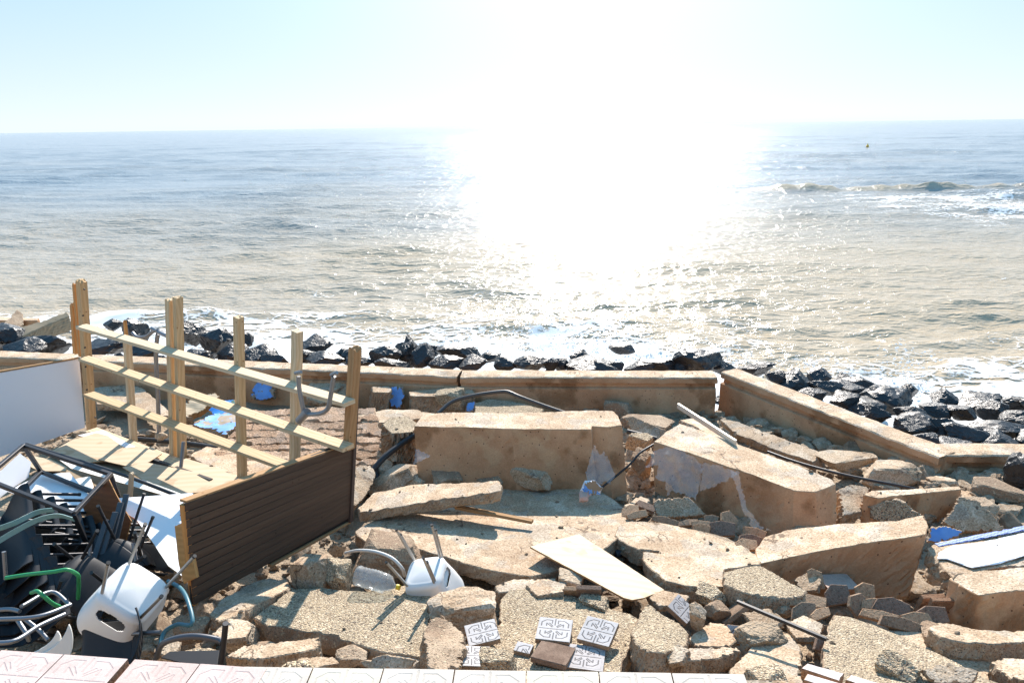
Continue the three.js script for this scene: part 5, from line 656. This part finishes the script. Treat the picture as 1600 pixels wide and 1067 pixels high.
// white tub chairs: seat, arms and back in one moulded shell, a grip hole low in the back
function tubGeo() {
  const A = 0.205, nP = 240, nS = 12, nW = 54, th = 0.006, rf = 0.055, G = [], ex = 4.5;
  const plan = f => { const c = Math.cos(f), s = Math.sin(f), k = Math.pow(Math.pow(Math.abs(c), ex) + Math.pow(Math.abs(s), ex), -1 / ex); return [s * k, c * k]; }; // f = 0 is the front (+z)
  const hgt = f => { const a = Math.abs(f > Math.PI ? f - 2 * Math.PI : f); return 0.012 + 0.155 * sstep(0.72, 1.15, a) + 0.17 * sstep(1.9, 2.75, a); };
  const R = nS + nW; const P = (f, j) => { const [x, z] = plan(f), h = hgt(f); if (j <= nS) { const s = j / nS, y = -0.016 * (1 - s * s); return V(x * s * (A - rf), y, z * s * (A - rf)); }
    const t = (j - nS) / nW, La = rf * Math.PI / 2 * Math.min(1, h / 0.06 + 0.15), Lt = La + h, l = t * Lt; let r, y; if (l < La) { const a = l / rf; r = A - rf + rf * Math.sin(a); y = rf * (1 - Math.cos(a)); } else { const a = La / rf; r = A - rf + rf * Math.sin(a) + (l - La) * (Math.cos(a) * 0.9 + 0.13); y = rf * (1 - Math.cos(a)) + (l - La) * Math.sin(a); } const sc = 1 + 0.05 * sstep(0.06, 0.3, y); return V(x * r * sc, y, z * r * sc); };
  const inHole = (f, j) => { const x = (f - Math.PI) / 0.50, t = ((j - nS) / nW - 0.36) / 0.13; return Math.pow(Math.abs(x), 3) + Math.pow(Math.abs(t), 3) < 1; };
  const at = (i, j) => j * nP + (i % nP), pts = []; for (let j = 0; j <= R; j++) for (let i = 0; i < nP; i++) pts.push(P(i / nP * 2 * Math.PI, j));
  const nor = []; for (let j = 0; j <= R; j++) for (let i = 0; i < nP; i++) { if (j === 0) { nor.push(V(0, 1, 0)); continue; } const a = pts[at(i + nP - 1, j)], b = pts[at(i + 1, j)], c = pts[at(i, j - 1)], d = pts[at(i, Math.min(j + 1, R))]; nor.push(b.clone().sub(a).cross(c.clone().sub(d)).normalize()); }
  const lo = pts.map((p, k) => p.clone().addScaledVector(nor[k], nor[k].y < 0 && k < nP * 3 ? th : -th)), pos = [], tri = (a, b, c) => pos.push(a.x, a.y, a.z, b.x, b.y, b.z, c.x, c.y, c.z), has = (i, j) => j >= 0 && j < R && !inHole(((i % nP) + nP) % nP / nP * 2 * Math.PI + Math.PI / nP, j + 0.5), wall = (a, b) => { tri(pts[a], lo[a], pts[b]); tri(pts[b], lo[a], lo[b]); };
  for (let j = 0; j < R; j++) for (let i = 0; i < nP; i++) { if (!has(i, j)) continue; const a = at(i, j), b = at(i + 1, j), c = at(i, j + 1), d = at(i + 1, j + 1); tri(pts[a], pts[c], pts[b]); tri(pts[b], pts[c], pts[d]); tri(lo[a], lo[b], lo[c]); tri(lo[b], lo[d], lo[c]); if (j > 0 && !has(i, j - 1)) wall(a, b); if (!has(i, j + 1)) wall(d, c); if (!has(i - 1, j)) wall(c, a); if (!has(i + 1, j)) wall(b, d); }
  const g = new THREE.BufferGeometry(); g.setAttribute('position', new THREE.Float32BufferAttribute(pos, 3)); g.setAttribute('uv', new THREE.Float32BufferAttribute(new Float32Array(pos.length / 3 * 2), 2)); return toCreasedNormals(g, 0.8);
}
const tub = tubGeo();
function poseView(o, at, leg, back, s) { const T = EYE.clone().sub(at).normalize(), Rr = V(0, 1, 0).cross(T).normalize(), U = T.clone().cross(Rr), w = a => V(0, 0, 0).addScaledVector(Rr, a[0]).addScaledVector(U, a[1]).addScaledVector(T, a[2]).normalize(); const L = w(leg), B = w(back); B.addScaledVector(L, -B.dot(L)).normalize(); return pose(o, at, L.negate(), B.negate(), s); }
poseView(chair('white plastic tub chair tipped over on the heap, legs towards the camera', tub, whitePl, legM), onY(210, 922, -1.26), [0.34, 0.40, 0.85], [-0.72, -0.62, 0.05], 0.88);
{ const at = onY(662, 893, -1.56), gr = 'two small white chairs stacked upside down'; poseView(chair('small upturned white tub chair on the rubble, legs in the air, outer of two', tub, whitePl, legM, { group: gr }), at, [-0.30, 0.66, 0.68], [0.92, -0.3, 0.0], 0.72); poseView(chair('small upturned white tub chair nested inside the other one on the rubble', tub, whitePl, legM, { group: gr }), at.clone().add(V(0.02, -0.07, -0.05)), [-0.30, 0.66, 0.68], [0.92, -0.3, 0.0], 0.72); }
// black chairs nested in a stack lying on its side
{ const n = ['topmost', 'second', 'third', 'fourth', 'fifth', 'sixth', 'seventh', 'eighth', 'lowest'], up = V(-0.62, 0.52, 0.58), fw = V(0.55, 0.83, -0.1), st = V(0.098, -0.062, 0.0); const p0 = onY(20, 815, -1.45); for (let i = 0; i < 9; i++) pose(chair(`black plastic chair, ${n[i]} in the tipped stack at the left`, shellPlain, blackPl, steelDark, { group: 'black chairs in a tipped stack' }), p0.clone().addScaledVector(st, i), up, fw, 1.06); }
{ const n = ['topmost', 'second', 'third', 'fourth', 'fifth', 'lowest'], up = V(-0.40, 0.60, 0.69), fw = V(0.80, 0.60, -0.05), st = V(0.075, -0.055, 0.05), p0 = onY(8, 868, -1.42); for (let i = 0; i < 6; i++) pose(chair(`black plastic chair, ${n[i]} in the lower stack under the green hose`, shellPlain, blackPl, steelDark, { group: 'black chairs in the lower stack' }), p0.clone().addScaledVector(st, i), up, fw, 1.0); }
poseView(chair('black plastic chair upside down between the white board and the white chair', shellPlain, blackPl, steelDark), onY(232, 866, -1.72), [0.5, 0.7, 0.4], [-0.8, 0.2, 0.2], 0.95);
poseView(chair('black plastic chair on its side behind the white chair', shellPlain, blackPl, steelDark), onY(176, 880, -1.62), [-0.2, 0.5, 0.8], [0.7, 0.6, 0.1], 0.95);
poseView(chair('black plastic chair lying flat at the foot of the dark bars', shellPlain, blackPl, steelDark), onY(135, 915, -1.62), [0.3, 0.2, 0.9], [-0.6, 0.7, 0.2], 0.95);
pose(chair('black slatted chair lying behind the pink paving', shellSlots, blackPl, steelDark), onY(172, 1022, -1.58), V(0.15, 0.75, 0.6), V(-0.8, 0.2, 0.3), 0.9);
[[92, 1024, 0.02, 'cream curved chair slat behind the pink paving, right of two'], [74, 1024, 0.06, 'cream curved chair slat behind the pink paving, left of two']].forEach(([x, y, e, label]) => { const sh = new THREE.Shape(); sh.moveTo(-0.16, 0); sh.quadraticCurveTo(0.02, 0.04, 0.05, 0.20 - e); sh.quadraticCurveTo(0.085, 0.1, 0.06, 0); sh.closePath(); const g = boxUV(new THREE.ExtrudeGeometry(sh, { depth: 0.012, bevelEnabled: true, bevelSize: 0.003, bevelThickness: 0.003, bevelSegments: 1, curveSegments: 16 })), m = new THREE.Mesh(g, offWhite); m.position.copy(onY(x, y, -1.42)); m.rotation.set(-0.35, 0.25, 0); top(m, 'curved_slat', label, 'slat', 'cream chair slats'); });
// bundle of dark flat legs standing in the heap
[[[197, 772, -1.25], [172, 880, -1.7], 'rightmost of the dark bars leaning in the heap'], [[188, 785, -1.28], [160, 895, -1.7], 'second dark bar from the right leaning in the heap'], [[180, 800, -1.32], [148, 900, -1.7], 'third dark bar from the right leaning in the heap'], [[166, 812, -1.36], [136, 905, -1.7], 'leftmost of the dark bars leaning in the heap']].forEach(([a, b, l]) => solo('steel_bar', l, 'bar', beamGeo(onY(...a), onY(...b), 0.02, 0.045, V(1, 0, 0)), paint(0.07, 0.072, 0.08, 0.5), 'dark bars leaning in the heap'));
// grey tube frames in the dark corner of the heap
const tubeFrames = [[[[-10, 968, -1.3], [60, 963, -1.3], [110, 945, -1.35]], 'pale steel tube lying across the heap, nearest the green hose'], [[[-10, 1005, -1.2], [20, 1002, -1.2], [60, 978, -1.25], [100, 960, -1.3]], 'lowest pale steel tube at the bottom left'], [[[32, 948, -1.3], [80, 925, -1.35], [108, 945, -1.4]], 'angled steel tube over the green hose end'], [[[-5, 953, -1.32], [14, 952, -1.32], [30, 955, -1.32]], 'short steel tube at the left edge'], [[[24, 965, -1.35], [40, 990, -1.4], [44, 1000, -1.5]], 'steel tube leg standing below the tube frame'], [[[36, 966, -1.4], [60, 985, -1.45], [74, 1000, -1.5]], 'dark steel tube slanting below the tube frame'], [[[5, 862, -1.2], [8, 905, -1.4]], 'short upright grey tube at the left edge'], [[[207, 848, -1.35], [216, 905, -1.6]], 'thin tube standing behind the white chair'], [[[140, 850, -1.4], [137, 920, -1.7]], 'rusty tube standing left of the white chair'], [[[200, 990, -1.5], [250, 988, -1.45]], 'grey tube end below the white chair']];
tubeFrames.forEach(([p, l]) => solo('steel_tube', l, 'pipe', tubeGeo(p.map(q => onY(...q)), 0.014, 16), steel, 'loose steel tubes in the heap'));
// black arched chair frame at the pink paving
{ const g = group(onY(300, 1030, -1.5)), o = g.position, P = a => a.map(q => onY(...q).sub(o)); part(g, 'back_arch', tubeGeo(P([[243, 1030, -1.45], [258, 1003, -1.22], [300, 994, -1.17], [344, 1001, -1.2], [347, 1004, -1.2]]), 0.018, 24), std({ color: lin(0.10, 0.10, 0.11), roughness: 0.35, metalness: 0.3 })); part(g, 'back_post', tubeGeo(P([[352, 974, -1.05], [349, 1004, -1.2], [343, 1050, -1.42]]), 0.017, 12), steelDark); part(g, 'seat', (() => { const { geo, C } = slabGeo([[262, 1010, -1.3], [340, 1008, -1.3], [338, 1050, -1.38], [255, 1040, -1.42]].map(q => onY(...q)), V(0, 1, 0.2).normalize(), { ...SH }); geo.translate(C.x - o.x, C.y - o.y, C.z - o.z); geo.clearGroups(); return geo; })(), blackPl); top(g, 'arched_chair', 'black chair with arched back rail behind the pink paving', 'chair'); }
// ---------------------------------------------------------------- pipes, hoses, cables
const hose = (name, label, pts, r, mat, seg = 48) => solo(name, label, 'hose', tubeGeo(pts.map(q => onY(...q)), r, seg, 10), mat);
const greenPl = paint(0.03, 0.28, 0.10, 0.4), tealPl = paint(0.05, 0.16, 0.20, 0.45), paleTeal = paint(0.22, 0.36, 0.36, 0.5), blackRub = paint(0.02, 0.02, 0.022, 0.5), greyPl = paint(0.62, 0.61, 0.58, 0.5);
hose('garden_hose', 'bright green hose looping over the black chair stack', [[8, 903, -1.2], [40, 898, -1.18], [85, 893, -1.15], [104, 890, -1.15], [118, 896, -1.2], [122, 908, -1.35], [121, 935, -1.6]], 0.013, greenPl);
hose('garden_hose', 'green hose piece between the steel tubes at the left', [[48, 926, -1.25], [58, 924, -1.22], [68, 932, -1.25], [80, 942, -1.32], [98, 950, -1.45]], 0.013, greenPl);
hose('garden_hose', 'dark teal hose curling down right of the white chair', [[262, 908, -1.35], [280, 918, -1.32], [293, 940, -1.3], [299, 975, -1.35], [275, 976, -1.4], [256, 988, -1.45], [248, 1015, -1.5]], 0.014, tealPl);
const strap = (label, pts) => { const P = pts.map(q => onY(...q)), c = new THREE.CatmullRomCurve3(P), n = 24, v = [], idx = []; for (let i = 0; i <= n; i++) { const p = c.getPointAt(i / n), w = V(0.12, 1, 0.55).normalize().multiplyScalar(0.028); for (const s of [-1, 1]) for (const d of [0, 0.006]) { const q = p.clone().addScaledVector(w, s); v.push(q.x, q.y, q.z - d); } } for (let i = 0; i < n; i++) { const a = i * 4; for (const [p, q] of [[0, 2], [2, 3], [3, 1], [1, 0]]) idx.push(a + p, a + q, a + 4 + p, a + q, a + 4 + q, a + 4 + p); } const g = new THREE.BufferGeometry(); g.setAttribute('position', new THREE.Float32BufferAttribute(v, 3)); g.setAttribute('uv', new THREE.Float32BufferAttribute(new Float32Array(v.length / 3 * 2), 2)); g.setIndex(idx); const h = toCreasedNormals(g, 0.6); return solo('plastic_strap', label, 'strap', h, paleTeal, 'pale teal straps over the chair stack'); };
strap('upper pale teal strap lying over the black chair stack', [[-20, 832, -1.0], [20, 818, -1.0], [60, 800, -1.02], [82, 797, -1.02]]); strap('lower pale teal strap lying over the black chair stack', [[-20, 856, -1.0], [20, 832, -1.0], [60, 812, -1.0], [90, 806, -1.02], [114, 812, -1.05]]);
hose('black_pipe', 'black pipe arching up behind the long block', [[684, 646, -2.1], [706, 628, -2.0], [740, 618, -1.92], [782, 612, -1.88], [792, 612, -1.88], [812, 620, -1.92], [850, 634, -2.02], [885, 646, -2.1]], 0.026, paint(0.05, 0.05, 0.05, 0.4));
hose('black_pipe', 'black pipe slanting down left of the long block', [[582, 735, -1.9], [600, 715, -1.8], [625, 695, -1.72], [648, 680, -1.66]], 0.032, blackRub, 20);
hose('black_pipe', 'short black elbow at the foot of the slanting pipe', [[585, 728, -1.9], [588, 745, -2.0], [596, 760, -2.08]], 0.04, blackRub, 12);
hose('black_cable', 'black cable running from the gap between blocks to the hole', [[1022, 694, -1.62], [1000, 708, -1.66], [985, 725, -1.75], [965, 742, -1.86], [940, 762, -1.98]], 0.012, blackRub);
hose('black_pipe', 'black pipe lying behind the gap between the middle blocks', [[980, 674, -1.9], [1000, 679, -1.92], [1026, 686, -1.95]], 0.03, blackRub, 8);
hose('black_pipe', 'long black cable lying behind the plastic covered block', [[1200, 706, -1.88], [1245, 722, -1.86], [1320, 742, -1.84], [1395, 757, -1.85], [1430, 764, -1.9]], 0.016, blackRub);
hose('grey_conduit', 'pale grey conduit arching behind the plastic bottle', [[540, 864, -1.76], [560, 860, -1.66], [590, 863, -1.6], [615, 874, -1.6], [628, 888, -1.66], [632, 900, -1.76]], 0.013, greyPl);
hose('black_pipe', 'dark pipes showing under the cracked slab', [[962, 866, -1.98], [980, 862, -1.98], [1006, 868, -1.98]], 0.03, paint(0.05, 0.06, 0.08, 0.4), 8);
solo('steel_bar', 'black straight bar lying slanted in front of the pebbly corner slab', 'bar', beamGeo(onY(1152, 940, -1.40), onY(1292, 999, -1.40), 0.024, 0.022), blackRub);
solo('wood_stick', 'pale aluminium strip resting on the plastic covered block', 'bar', beamGeo(onY(1060, 634, -1.55), onY(1150, 692, -1.55), 0.03, 0.06), std({ color: lin(0.6, 0.57, 0.5), roughness: 0.4, metalness: 0.3 }));
solo('wood_strip', 'small dark strips lying on the large rounded slab', 'timber', beamGeo(onY(712, 792, -1.86), onY(832, 815, -1.83), 0.05, 0.03), M.woodBrown);
hose('grey_pipe', 'short grey pipe stub in the shade of the long block', [[790, 745, -2.0], [800, 733, -1.92], [806, 726, -1.86]], 0.04, greyPl, 8);
// hooked grey pipe leaning on the top rail
{ const pl = PAB.off(-0.12), P = (a) => a.map(([x, y]) => onPlane(x, y, pl)), g = group(onPlane(248, 690, pl)), o = g.position, R = p => p.map(q => q.sub(o)), m = std({ color: lin(0.22, 0.23, 0.25), roughness: 0.45, metalness: 0.6 });
  part(g, 'upright', tubeGeo(R(P([[248, 688], [246, 620], [243, 560], [244, 535], [246, 522]])), 0.024, 20), m); part(g, 'hook', tubeGeo(R(P([[206, 520], [212, 526], [228, 526], [238, 518], [246, 516]])), 0.022, 20), m); part(g, 'crossbar', tubeGeo(R(P([[236, 513], [258, 524], [281, 531]])), 0.022, 12), m); const k = rockGeo(0.075, 0.06, 0.07, 5, 3, 9, 0.05, 0.5), c = onPlane(250, 682, pl).sub(o); k.translate(c.x, c.y, c.z); part(g, 'base_flange', k, M.concreteGrey);
  top(g, 'hooked_pipe', 'grey steel pipe with a hooked top behind the rails', 'pipe'); }
{ const pl = PAB.off(0.24), g = group(onPlane(478, 652, pl)), o = g.position, P = a => a.map(([x, y]) => onPlane(x, y, pl).sub(o)), m = std({ color: lin(0.25, 0.26, 0.27), roughness: 0.42, metalness: 0.6 });
  part(g, 'arm', tubeGeo(P([[466, 588], [467, 605], [475, 648]]), 0.02, 12), m); part(g, 'arm', tubeGeo(P([[475, 648], [503, 645], [512, 638], [516, 620], [521, 588]]), 0.02, 24), m); part(g, 'socket', tubeGeo(P([[467, 657], [480, 643]]), 0.036, 1, 14), m); part(g, 'foot_plate', tubeGeo(P([[461, 583], [470, 581]]), 0.016, 1), m); part(g, 'foot_plate', tubeGeo(P([[517, 586], [526, 582]]), 0.016, 1), m);
  top(g, 'steel_bracket', 'bent grey steel bracket hung over the rails near the corner post', 'bracket'); }
solo('steel_tube', 'short grey tube standing on the sill beside the double post', 'pipe', tubeGeo([onY(282, 730, -1.88), onY(286, 690, -1.62)], 0.02, 1), steel);
// leaning driftwood at the far left, by the sea
slab('timber_beam', 'dark wet beam leaning up to the tallest post from the left', 'timber', [[-30, 528], [20, 515], [70, 500], [103, 488], [108, 494], [70, 508], [30, 528], [-30, 545]], [[-30, 536, -2.25], [105, 492, -2.0], [40, 522, -2.2]], { t: 0.3, mat: M.woodGrey, smat: M.woodGrey, ext: DOWN, rough: 0.01 });
slab('wall_fragment', 'pointed slab standing at the far left by the surf', 'concrete', [[-10, 520], [10, 500], [26, 484], [34, 490], [36, 508], [10, 516]], [[-10, 520, -2.15], [36, 508, -2.15], [28, 485, -1.95]], { t: 0.15, mat: M.broken, smat: M.broken });
slab('wall_fragment', 'tan ledge behind the pointed slab at the far left', 'concrete', [[-30, 494], [20, 496], [60, 497], [58, 501], [20, 501], [-30, 500]], -2.1, { t: 0.3, mat: M.concretePale, smat: M.face });
slab('timber_beam', 'split pale timber lying behind the double post', 'timber', [[270, 640], [300, 622], [335, 616], [342, 622], [318, 640], [285, 655]], [[272, 648, -2.1], [340, 622, -2.05], [300, 622, -2.0]], { t: 0.12, mat: M.wood, smat: M.woodBrown, rough: 0.02, jit: 0.02 });
hose('black_pipe', 'dark pipe lying behind the sill of the frame', [[180, 684, -2.05], [240, 688, -2.05], [300, 694, -2.03], [340, 700, -2.0]], 0.03, blackRub, 10);
// ---------------------------------------------------------------- plywood board
slab('plywood_board', 'pale plywood board lying slanted in the middle of the rubble', 'board', [[828, 854], [905, 834], [1039, 922], [1019, 929], [1006, 934], [988, 937], [975, 934]], [[828, 854, -1.68], [905, 834, -1.84], [1000, 935, -1.66]], { ...SH, t: 0.018, jit: 0.002, mat: mat2(tPly, 0.001, { roughness: 0.7, color: lin(0.72, 0.66, 0.6) }), smat: M.woodBrown });
slab('tile_fragment', 'red-brown tile fragment under the lower edge of the dark panel', 'tile', [[512, 858], [522, 846], [540, 852], [534, 866], [520, 872]], [[514, 866, -1.8], [536, 864, -1.8], [525, 847, -1.68]], { t: 0.03, mat: paint(0.35, 0.13, 0.08, 0.7), smat: M.broken });
// ---------------------------------------------------------------- crushed water bottle
{
  const base = onY(588, 922, -1.66), g = group(base), prof = [[0, 0], [0.07, 0], [0.085, 0.012]]; for (let i = 0; i < 9; i++) prof.push([0.088, 0.03 + i * 0.026], [0.082, 0.043 + i * 0.026]); prof.push([0.088, 0.27], [0.075, 0.31], [0.03, 0.345], [0.018, 0.355], [0.018, 0.375]);
  const lg = new THREE.LatheGeometry(prof.map(p => new THREE.Vector2(...p)), 28), P = lg.attributes.position; for (let i = 0; i < P.count; i++) { const x = P.getX(i), y = P.getY(i), z = P.getZ(i), k = 1 - 0.25 * Math.max(0, fbm(x * 14, y * 9, z * 14, 3) + 0.15); P.setXYZ(i, x * k, y, z * (k * 0.86)); } lg.computeVertexNormals();
  part(g, 'body', lg, new THREE.MeshPhysicalMaterial({ color: lin(0.96, 0.98, 0.98), transmission: 0.85, thickness: 0, roughness: 0.12, ior: 1.45 })); const cap = new THREE.CylinderGeometry(0.022, 0.022, 0.03, 20); cap.translate(0, 0.385, 0); part(g, 'cap', cap, paint(0.85, 0.55, 0.02, 0.4));
  top(g, 'water_bottle', 'clear crushed plastic water bottle with a yellow cap', 'bottle'); pose(g, onY(556, 898, -1.60), V(0.90, -0.10, 0.30), V(0, 0.3, 1), 0.92);
}
// ---------------------------------------------------------------- torn plastic film
const film = new THREE.MeshPhysicalMaterial({ color: lin(0.94, 0.94, 0.95), transmission: 0.86, thickness: 0, roughness: 0.14, ior: 1.4, side: THREE.DoubleSide });
function filmSheet(name, label, px, amp = 0.03, mat = film) { // px: [x, y, height of that point]; hangs as crumpled film
  const pts = px.map(q => onD(q[0], q[1], q[2])), C = pts.reduce((a, p) => a.add(p), V(0, 0, 0)).multiplyScalar(1 / pts.length); let n = V(0, 0, 0); pts.forEach((p, i) => { n.add(p.clone().sub(C).cross(pts[(i + 1) % pts.length].clone().sub(C))); }); n.normalize(); if (n.z < 0) n.negate(); const u = V(1, 0, 0).addScaledVector(n, -n.x).normalize(), v = n.clone().cross(u); const Q = pts.map(p => { const d = p.clone().sub(C); return [d.dot(u), d.dot(v), d.dot(n)]; });
  const E = []; Q.forEach((p, i) => { const q = Q[(i + 1) % Q.length], k = Math.max(1, Math.round(Math.hypot(q[0] - p[0], q[1] - p[1]) / 0.016)); for (let j = 0; j < k; j++) { const t = j / k, jx = 0.03 * n3(p[0] * 30 + t * 19, i, 2), jy = 0.03 * n3(i * 3.1, t * 23, 5); E.push([lerp(p[0], q[0], t) + jx, lerp(p[1], q[1], t) + jy]); } });
  const I = E.slice(), xs = E.map(p => p[0]), ys = E.map(p => p[1]); for (let y = Math.min(...ys); y < Math.max(...ys); y += 0.018) for (let x = Math.min(...xs); x < Math.max(...xs); x += 0.018) { const p = [x + 0.006 * n3(x * 99, y * 99, 1), y + 0.006 * n3(x * 99, y * 99, 7)]; if (inside(p, E)) I.push(p); }
  const z = p => { let s = 0, w = 0; for (const q of Q) { const k = 1 / ((q[0] - p[0]) ** 2 + (q[1] - p[1]) ** 2 + 1e-3); s += k * q[2]; w += k; } const cr = 1 - Math.abs(fbm(p[0] * 7 + C.x, p[1] * 3, C.y, 3)) * 3; return s / w + 0.03 + amp * 1.8 * (cr * 0.6 + 1.6 * fbm(p[0] * 9, p[1] * 5, C.x * 3, 3)); };
  const pos = [], W = I.map(p => V(0, 0, 0).addScaledVector(u, p[0]).addScaledVector(v, p[1]).addScaledVector(n, z(p))); for (const [a, b, c] of delaunay(I)) { if (!inside([(I[a][0] + I[b][0] + I[c][0]) / 3, (I[a][1] + I[b][1] + I[c][1]) / 3], E)) continue; for (const k of [a, b, c]) pos.push(W[k].x, W[k].y, W[k].z); }
  let g = new THREE.BufferGeometry(); g.setAttribute('position', new THREE.Float32BufferAttribute(pos, 3)); g = mergeVertices(g); g.computeVertexNormals(); const m = new THREE.Mesh(g, mat); m.position.copy(C); top(m, name, label, 'plastic', 'torn plastic film'); return m;
}
const fd = py => 0; const F1 = 6.62;
filmSheet('plastic_film', 'clear plastic film hanging on the right end of the long block', [[914, 742, 6.78], [920, 720, 6.86], [928, 697, 6.93], [936, 712, 6.9], [944, 706, 6.92], [954, 728, 6.84], [959, 742, 6.8], [952, 758, 6.72], [944, 752, 6.72], [934, 762, 6.66], [918, 755, 6.72]], 0.02);
filmSheet('plastic_film', 'torn plastic film draped over the left face of the plastic covered block', [[1024, 708, 6.78], [1042, 700, 6.80], [1062, 704, 6.66], [1090, 716, 6.48], [1104, 735, 6.35], [1098, 760, 6.28], [1094, 784, 6.22], [1082, 778, 6.28], [1068, 774, 6.35], [1052, 768, 6.42], [1044, 776, 6.45], [1044, 755, 6.5], [1028, 748, 6.6], [1034, 728, 6.68], [1012, 732, 6.74]], 0.025);
filmSheet('plastic_film', 'thin plastic film over the middle of the plastic covered block', [[1102, 724, 6.38], [1128, 728, 6.26], [1150, 738, 6.14], [1156, 742, 6.1], [1140, 752, 6.12], [1112, 764, 6.2], [1098, 770, 6.26]], 0.015);
filmSheet('plastic_film', 'narrow twisted strip of plastic hanging down to the shards', [[1143, 735, 6.05], [1157, 738, 6.0], [1160, 760, 5.94], [1168, 790, 5.84], [1186, 818, 5.74], [1206, 828, 5.68], [1178, 824, 5.74], [1164, 800, 5.82], [1154, 765, 5.95]], 0.012);
filmSheet('plastic_film', 'scrap of white plastic caught left of the long block foot', [[648, 730, 6.9], [652, 704, 7.05], [664, 708, 7.0], [674, 716, 6.95], [662, 720, 6.9]], 0.01);
slab('blue_box', 'crushed blue and white carton in the hole below the long block', 'litter', [[906, 770], [914, 752], [930, 752], [942, 764], [938, 774], [915, 778]], [[906, 772, -1.88], [938, 772, -1.88], [920, 753, -1.76]], { ...SH, t: 0.06, mat: M.blue, smat: whiteLam, rough: 0.02, jit: 0.015 });
slab('brick', 'pink hollow brick end beside the blue carton', 'brick', [[904, 772], [908, 764], [920, 766], [918, 776], [906, 777]], -1.86, { t: 0.06, jit: 0.003, mat: paint(0.62, 0.36, 0.27, 0.8), smat: paint(0.62, 0.36, 0.27, 0.8) });
// far yellow buoy
{ const g = group(onY(1356, 230, SEA)); const b = new THREE.SphereGeometry(0.26, 16, 12); b.scale(1, 0.8, 1); b.translate(0, 0.2, 0); part(g, 'float', b, paint(0.85, 0.5, 0.05, 0.5)); const c = new THREE.ConeGeometry(0.14, 0.4, 12); c.translate(0, 0.55, 0); part(g, 'cone', c, paint(0.85, 0.5, 0.05, 0.5)); top(g, 'buoy', 'tiny yellow buoy floating far out on the right', 'buoy'); }

// ---------------------------------------------------------------- loose debris dropped over ground and slabs: stones, crumbs and chips nobody could count
{
  const targets = []; scene.updateMatrixWorld(true); scene.children.forEach(o => { if (/^(ground|concrete_slab|concrete_block|wall_fragment|ridged_slab|painted_slab|plank_slab)/.test(o.name)) targets.push(o); if (/^concrete_|^wall_f|^rubble/.test(o.name) && o.geometry) { o.geometry.computeBoundingSphere(); } });
  const rc = new THREE.Raycaster(), o = new THREE.Object3D(), r = mulberry(9091), down = V(0, -1, 0);
  const grnd = targets.filter(t => t.name === 'ground'), rest = targets.filter(t => t.name !== 'ground'), boxes = rest.map(t => new THREE.Box3().setFromObject(t));
  const geos = [rockGeo(1, 0.7, 0.8, 11, 2, 12, 0.1, 0.3), rockGeo(1, 0.5, 0.7, 23, 2, 11, 0.1, 0.3), boxGeo(1.6, 0.3, 1.2, 0.08), chunkGeo(1, 0.4, 0.8, 37, 0.1), chunkGeo(1, 0.22, 0.75, 51, 0.05)];
  for (const [g, m, n, name, label, s0, s1, pw, keep] of [[geos[0], M.broken, 3600, 'rubble_stones', 'brown broken stones filling the gaps between the slabs', 0.012, 0.075, 3, 0.03], [geos[1], M.concrete, 4500, 'rubble_crumbs', 'pale concrete crumbs filling the gaps between the slabs', 0.008, 0.06, 3, 0.05], [geos[2], tmBrown[1], 500, 'tile_chips', 'brown tile chips lying between the slabs', 0.014, 0.05, 2, 0.05], [geos[3], M.concrete, 1500, 'rubble_flakes', 'grey flat flakes of concrete filling the gaps between the slabs', 0.02, 0.17, 2.4, 0.0], [geos[4], M.broken, 500, 'rubble_plates', 'flat brown plates of broken concrete lying in the gaps', 0.04, 0.16, 1.6, 0.0]]) {
    const I = new THREE.InstancedMesh(g, m, n); let k = 0, tries = 0;
    while (k < n && tries++ < n * 6) { const dd = 2.0 + 8.0 * Math.pow(r(), 0.75), x = (-0.74 + 1.52 * r()) * dd, d = Math.min(dd, wallD(x) - 0.1); const near = rest.filter((t, i) => { const b = boxes[i]; return x > b.min.x && x < b.max.x && -d > b.min.z && -d < b.max.z; }); let y = groundH(x, d), s = s0 + (s1 - s0) * Math.pow(r(), pw); if (near.length) { rc.set(V(x, 0.6, -d), down); const h = rc.intersectObjects(near, true); if (h.length) { if (r() > keep || s > 0.03) continue; y = h[0].point.y; } } o.position.set(x, y + s * 0.25, -d); o.rotation.set((r() - 0.5) * 1.2, r() * 6.28, (r() - 0.5) * 1.2); o.scale.setScalar(s); o.updateMatrix(); I.setMatrixAt(k++, o.matrix); }
    I.count = k; top(I, name, label, 'rubble', null, 'stuff');
  }
}
renderer.render(scene, camera);
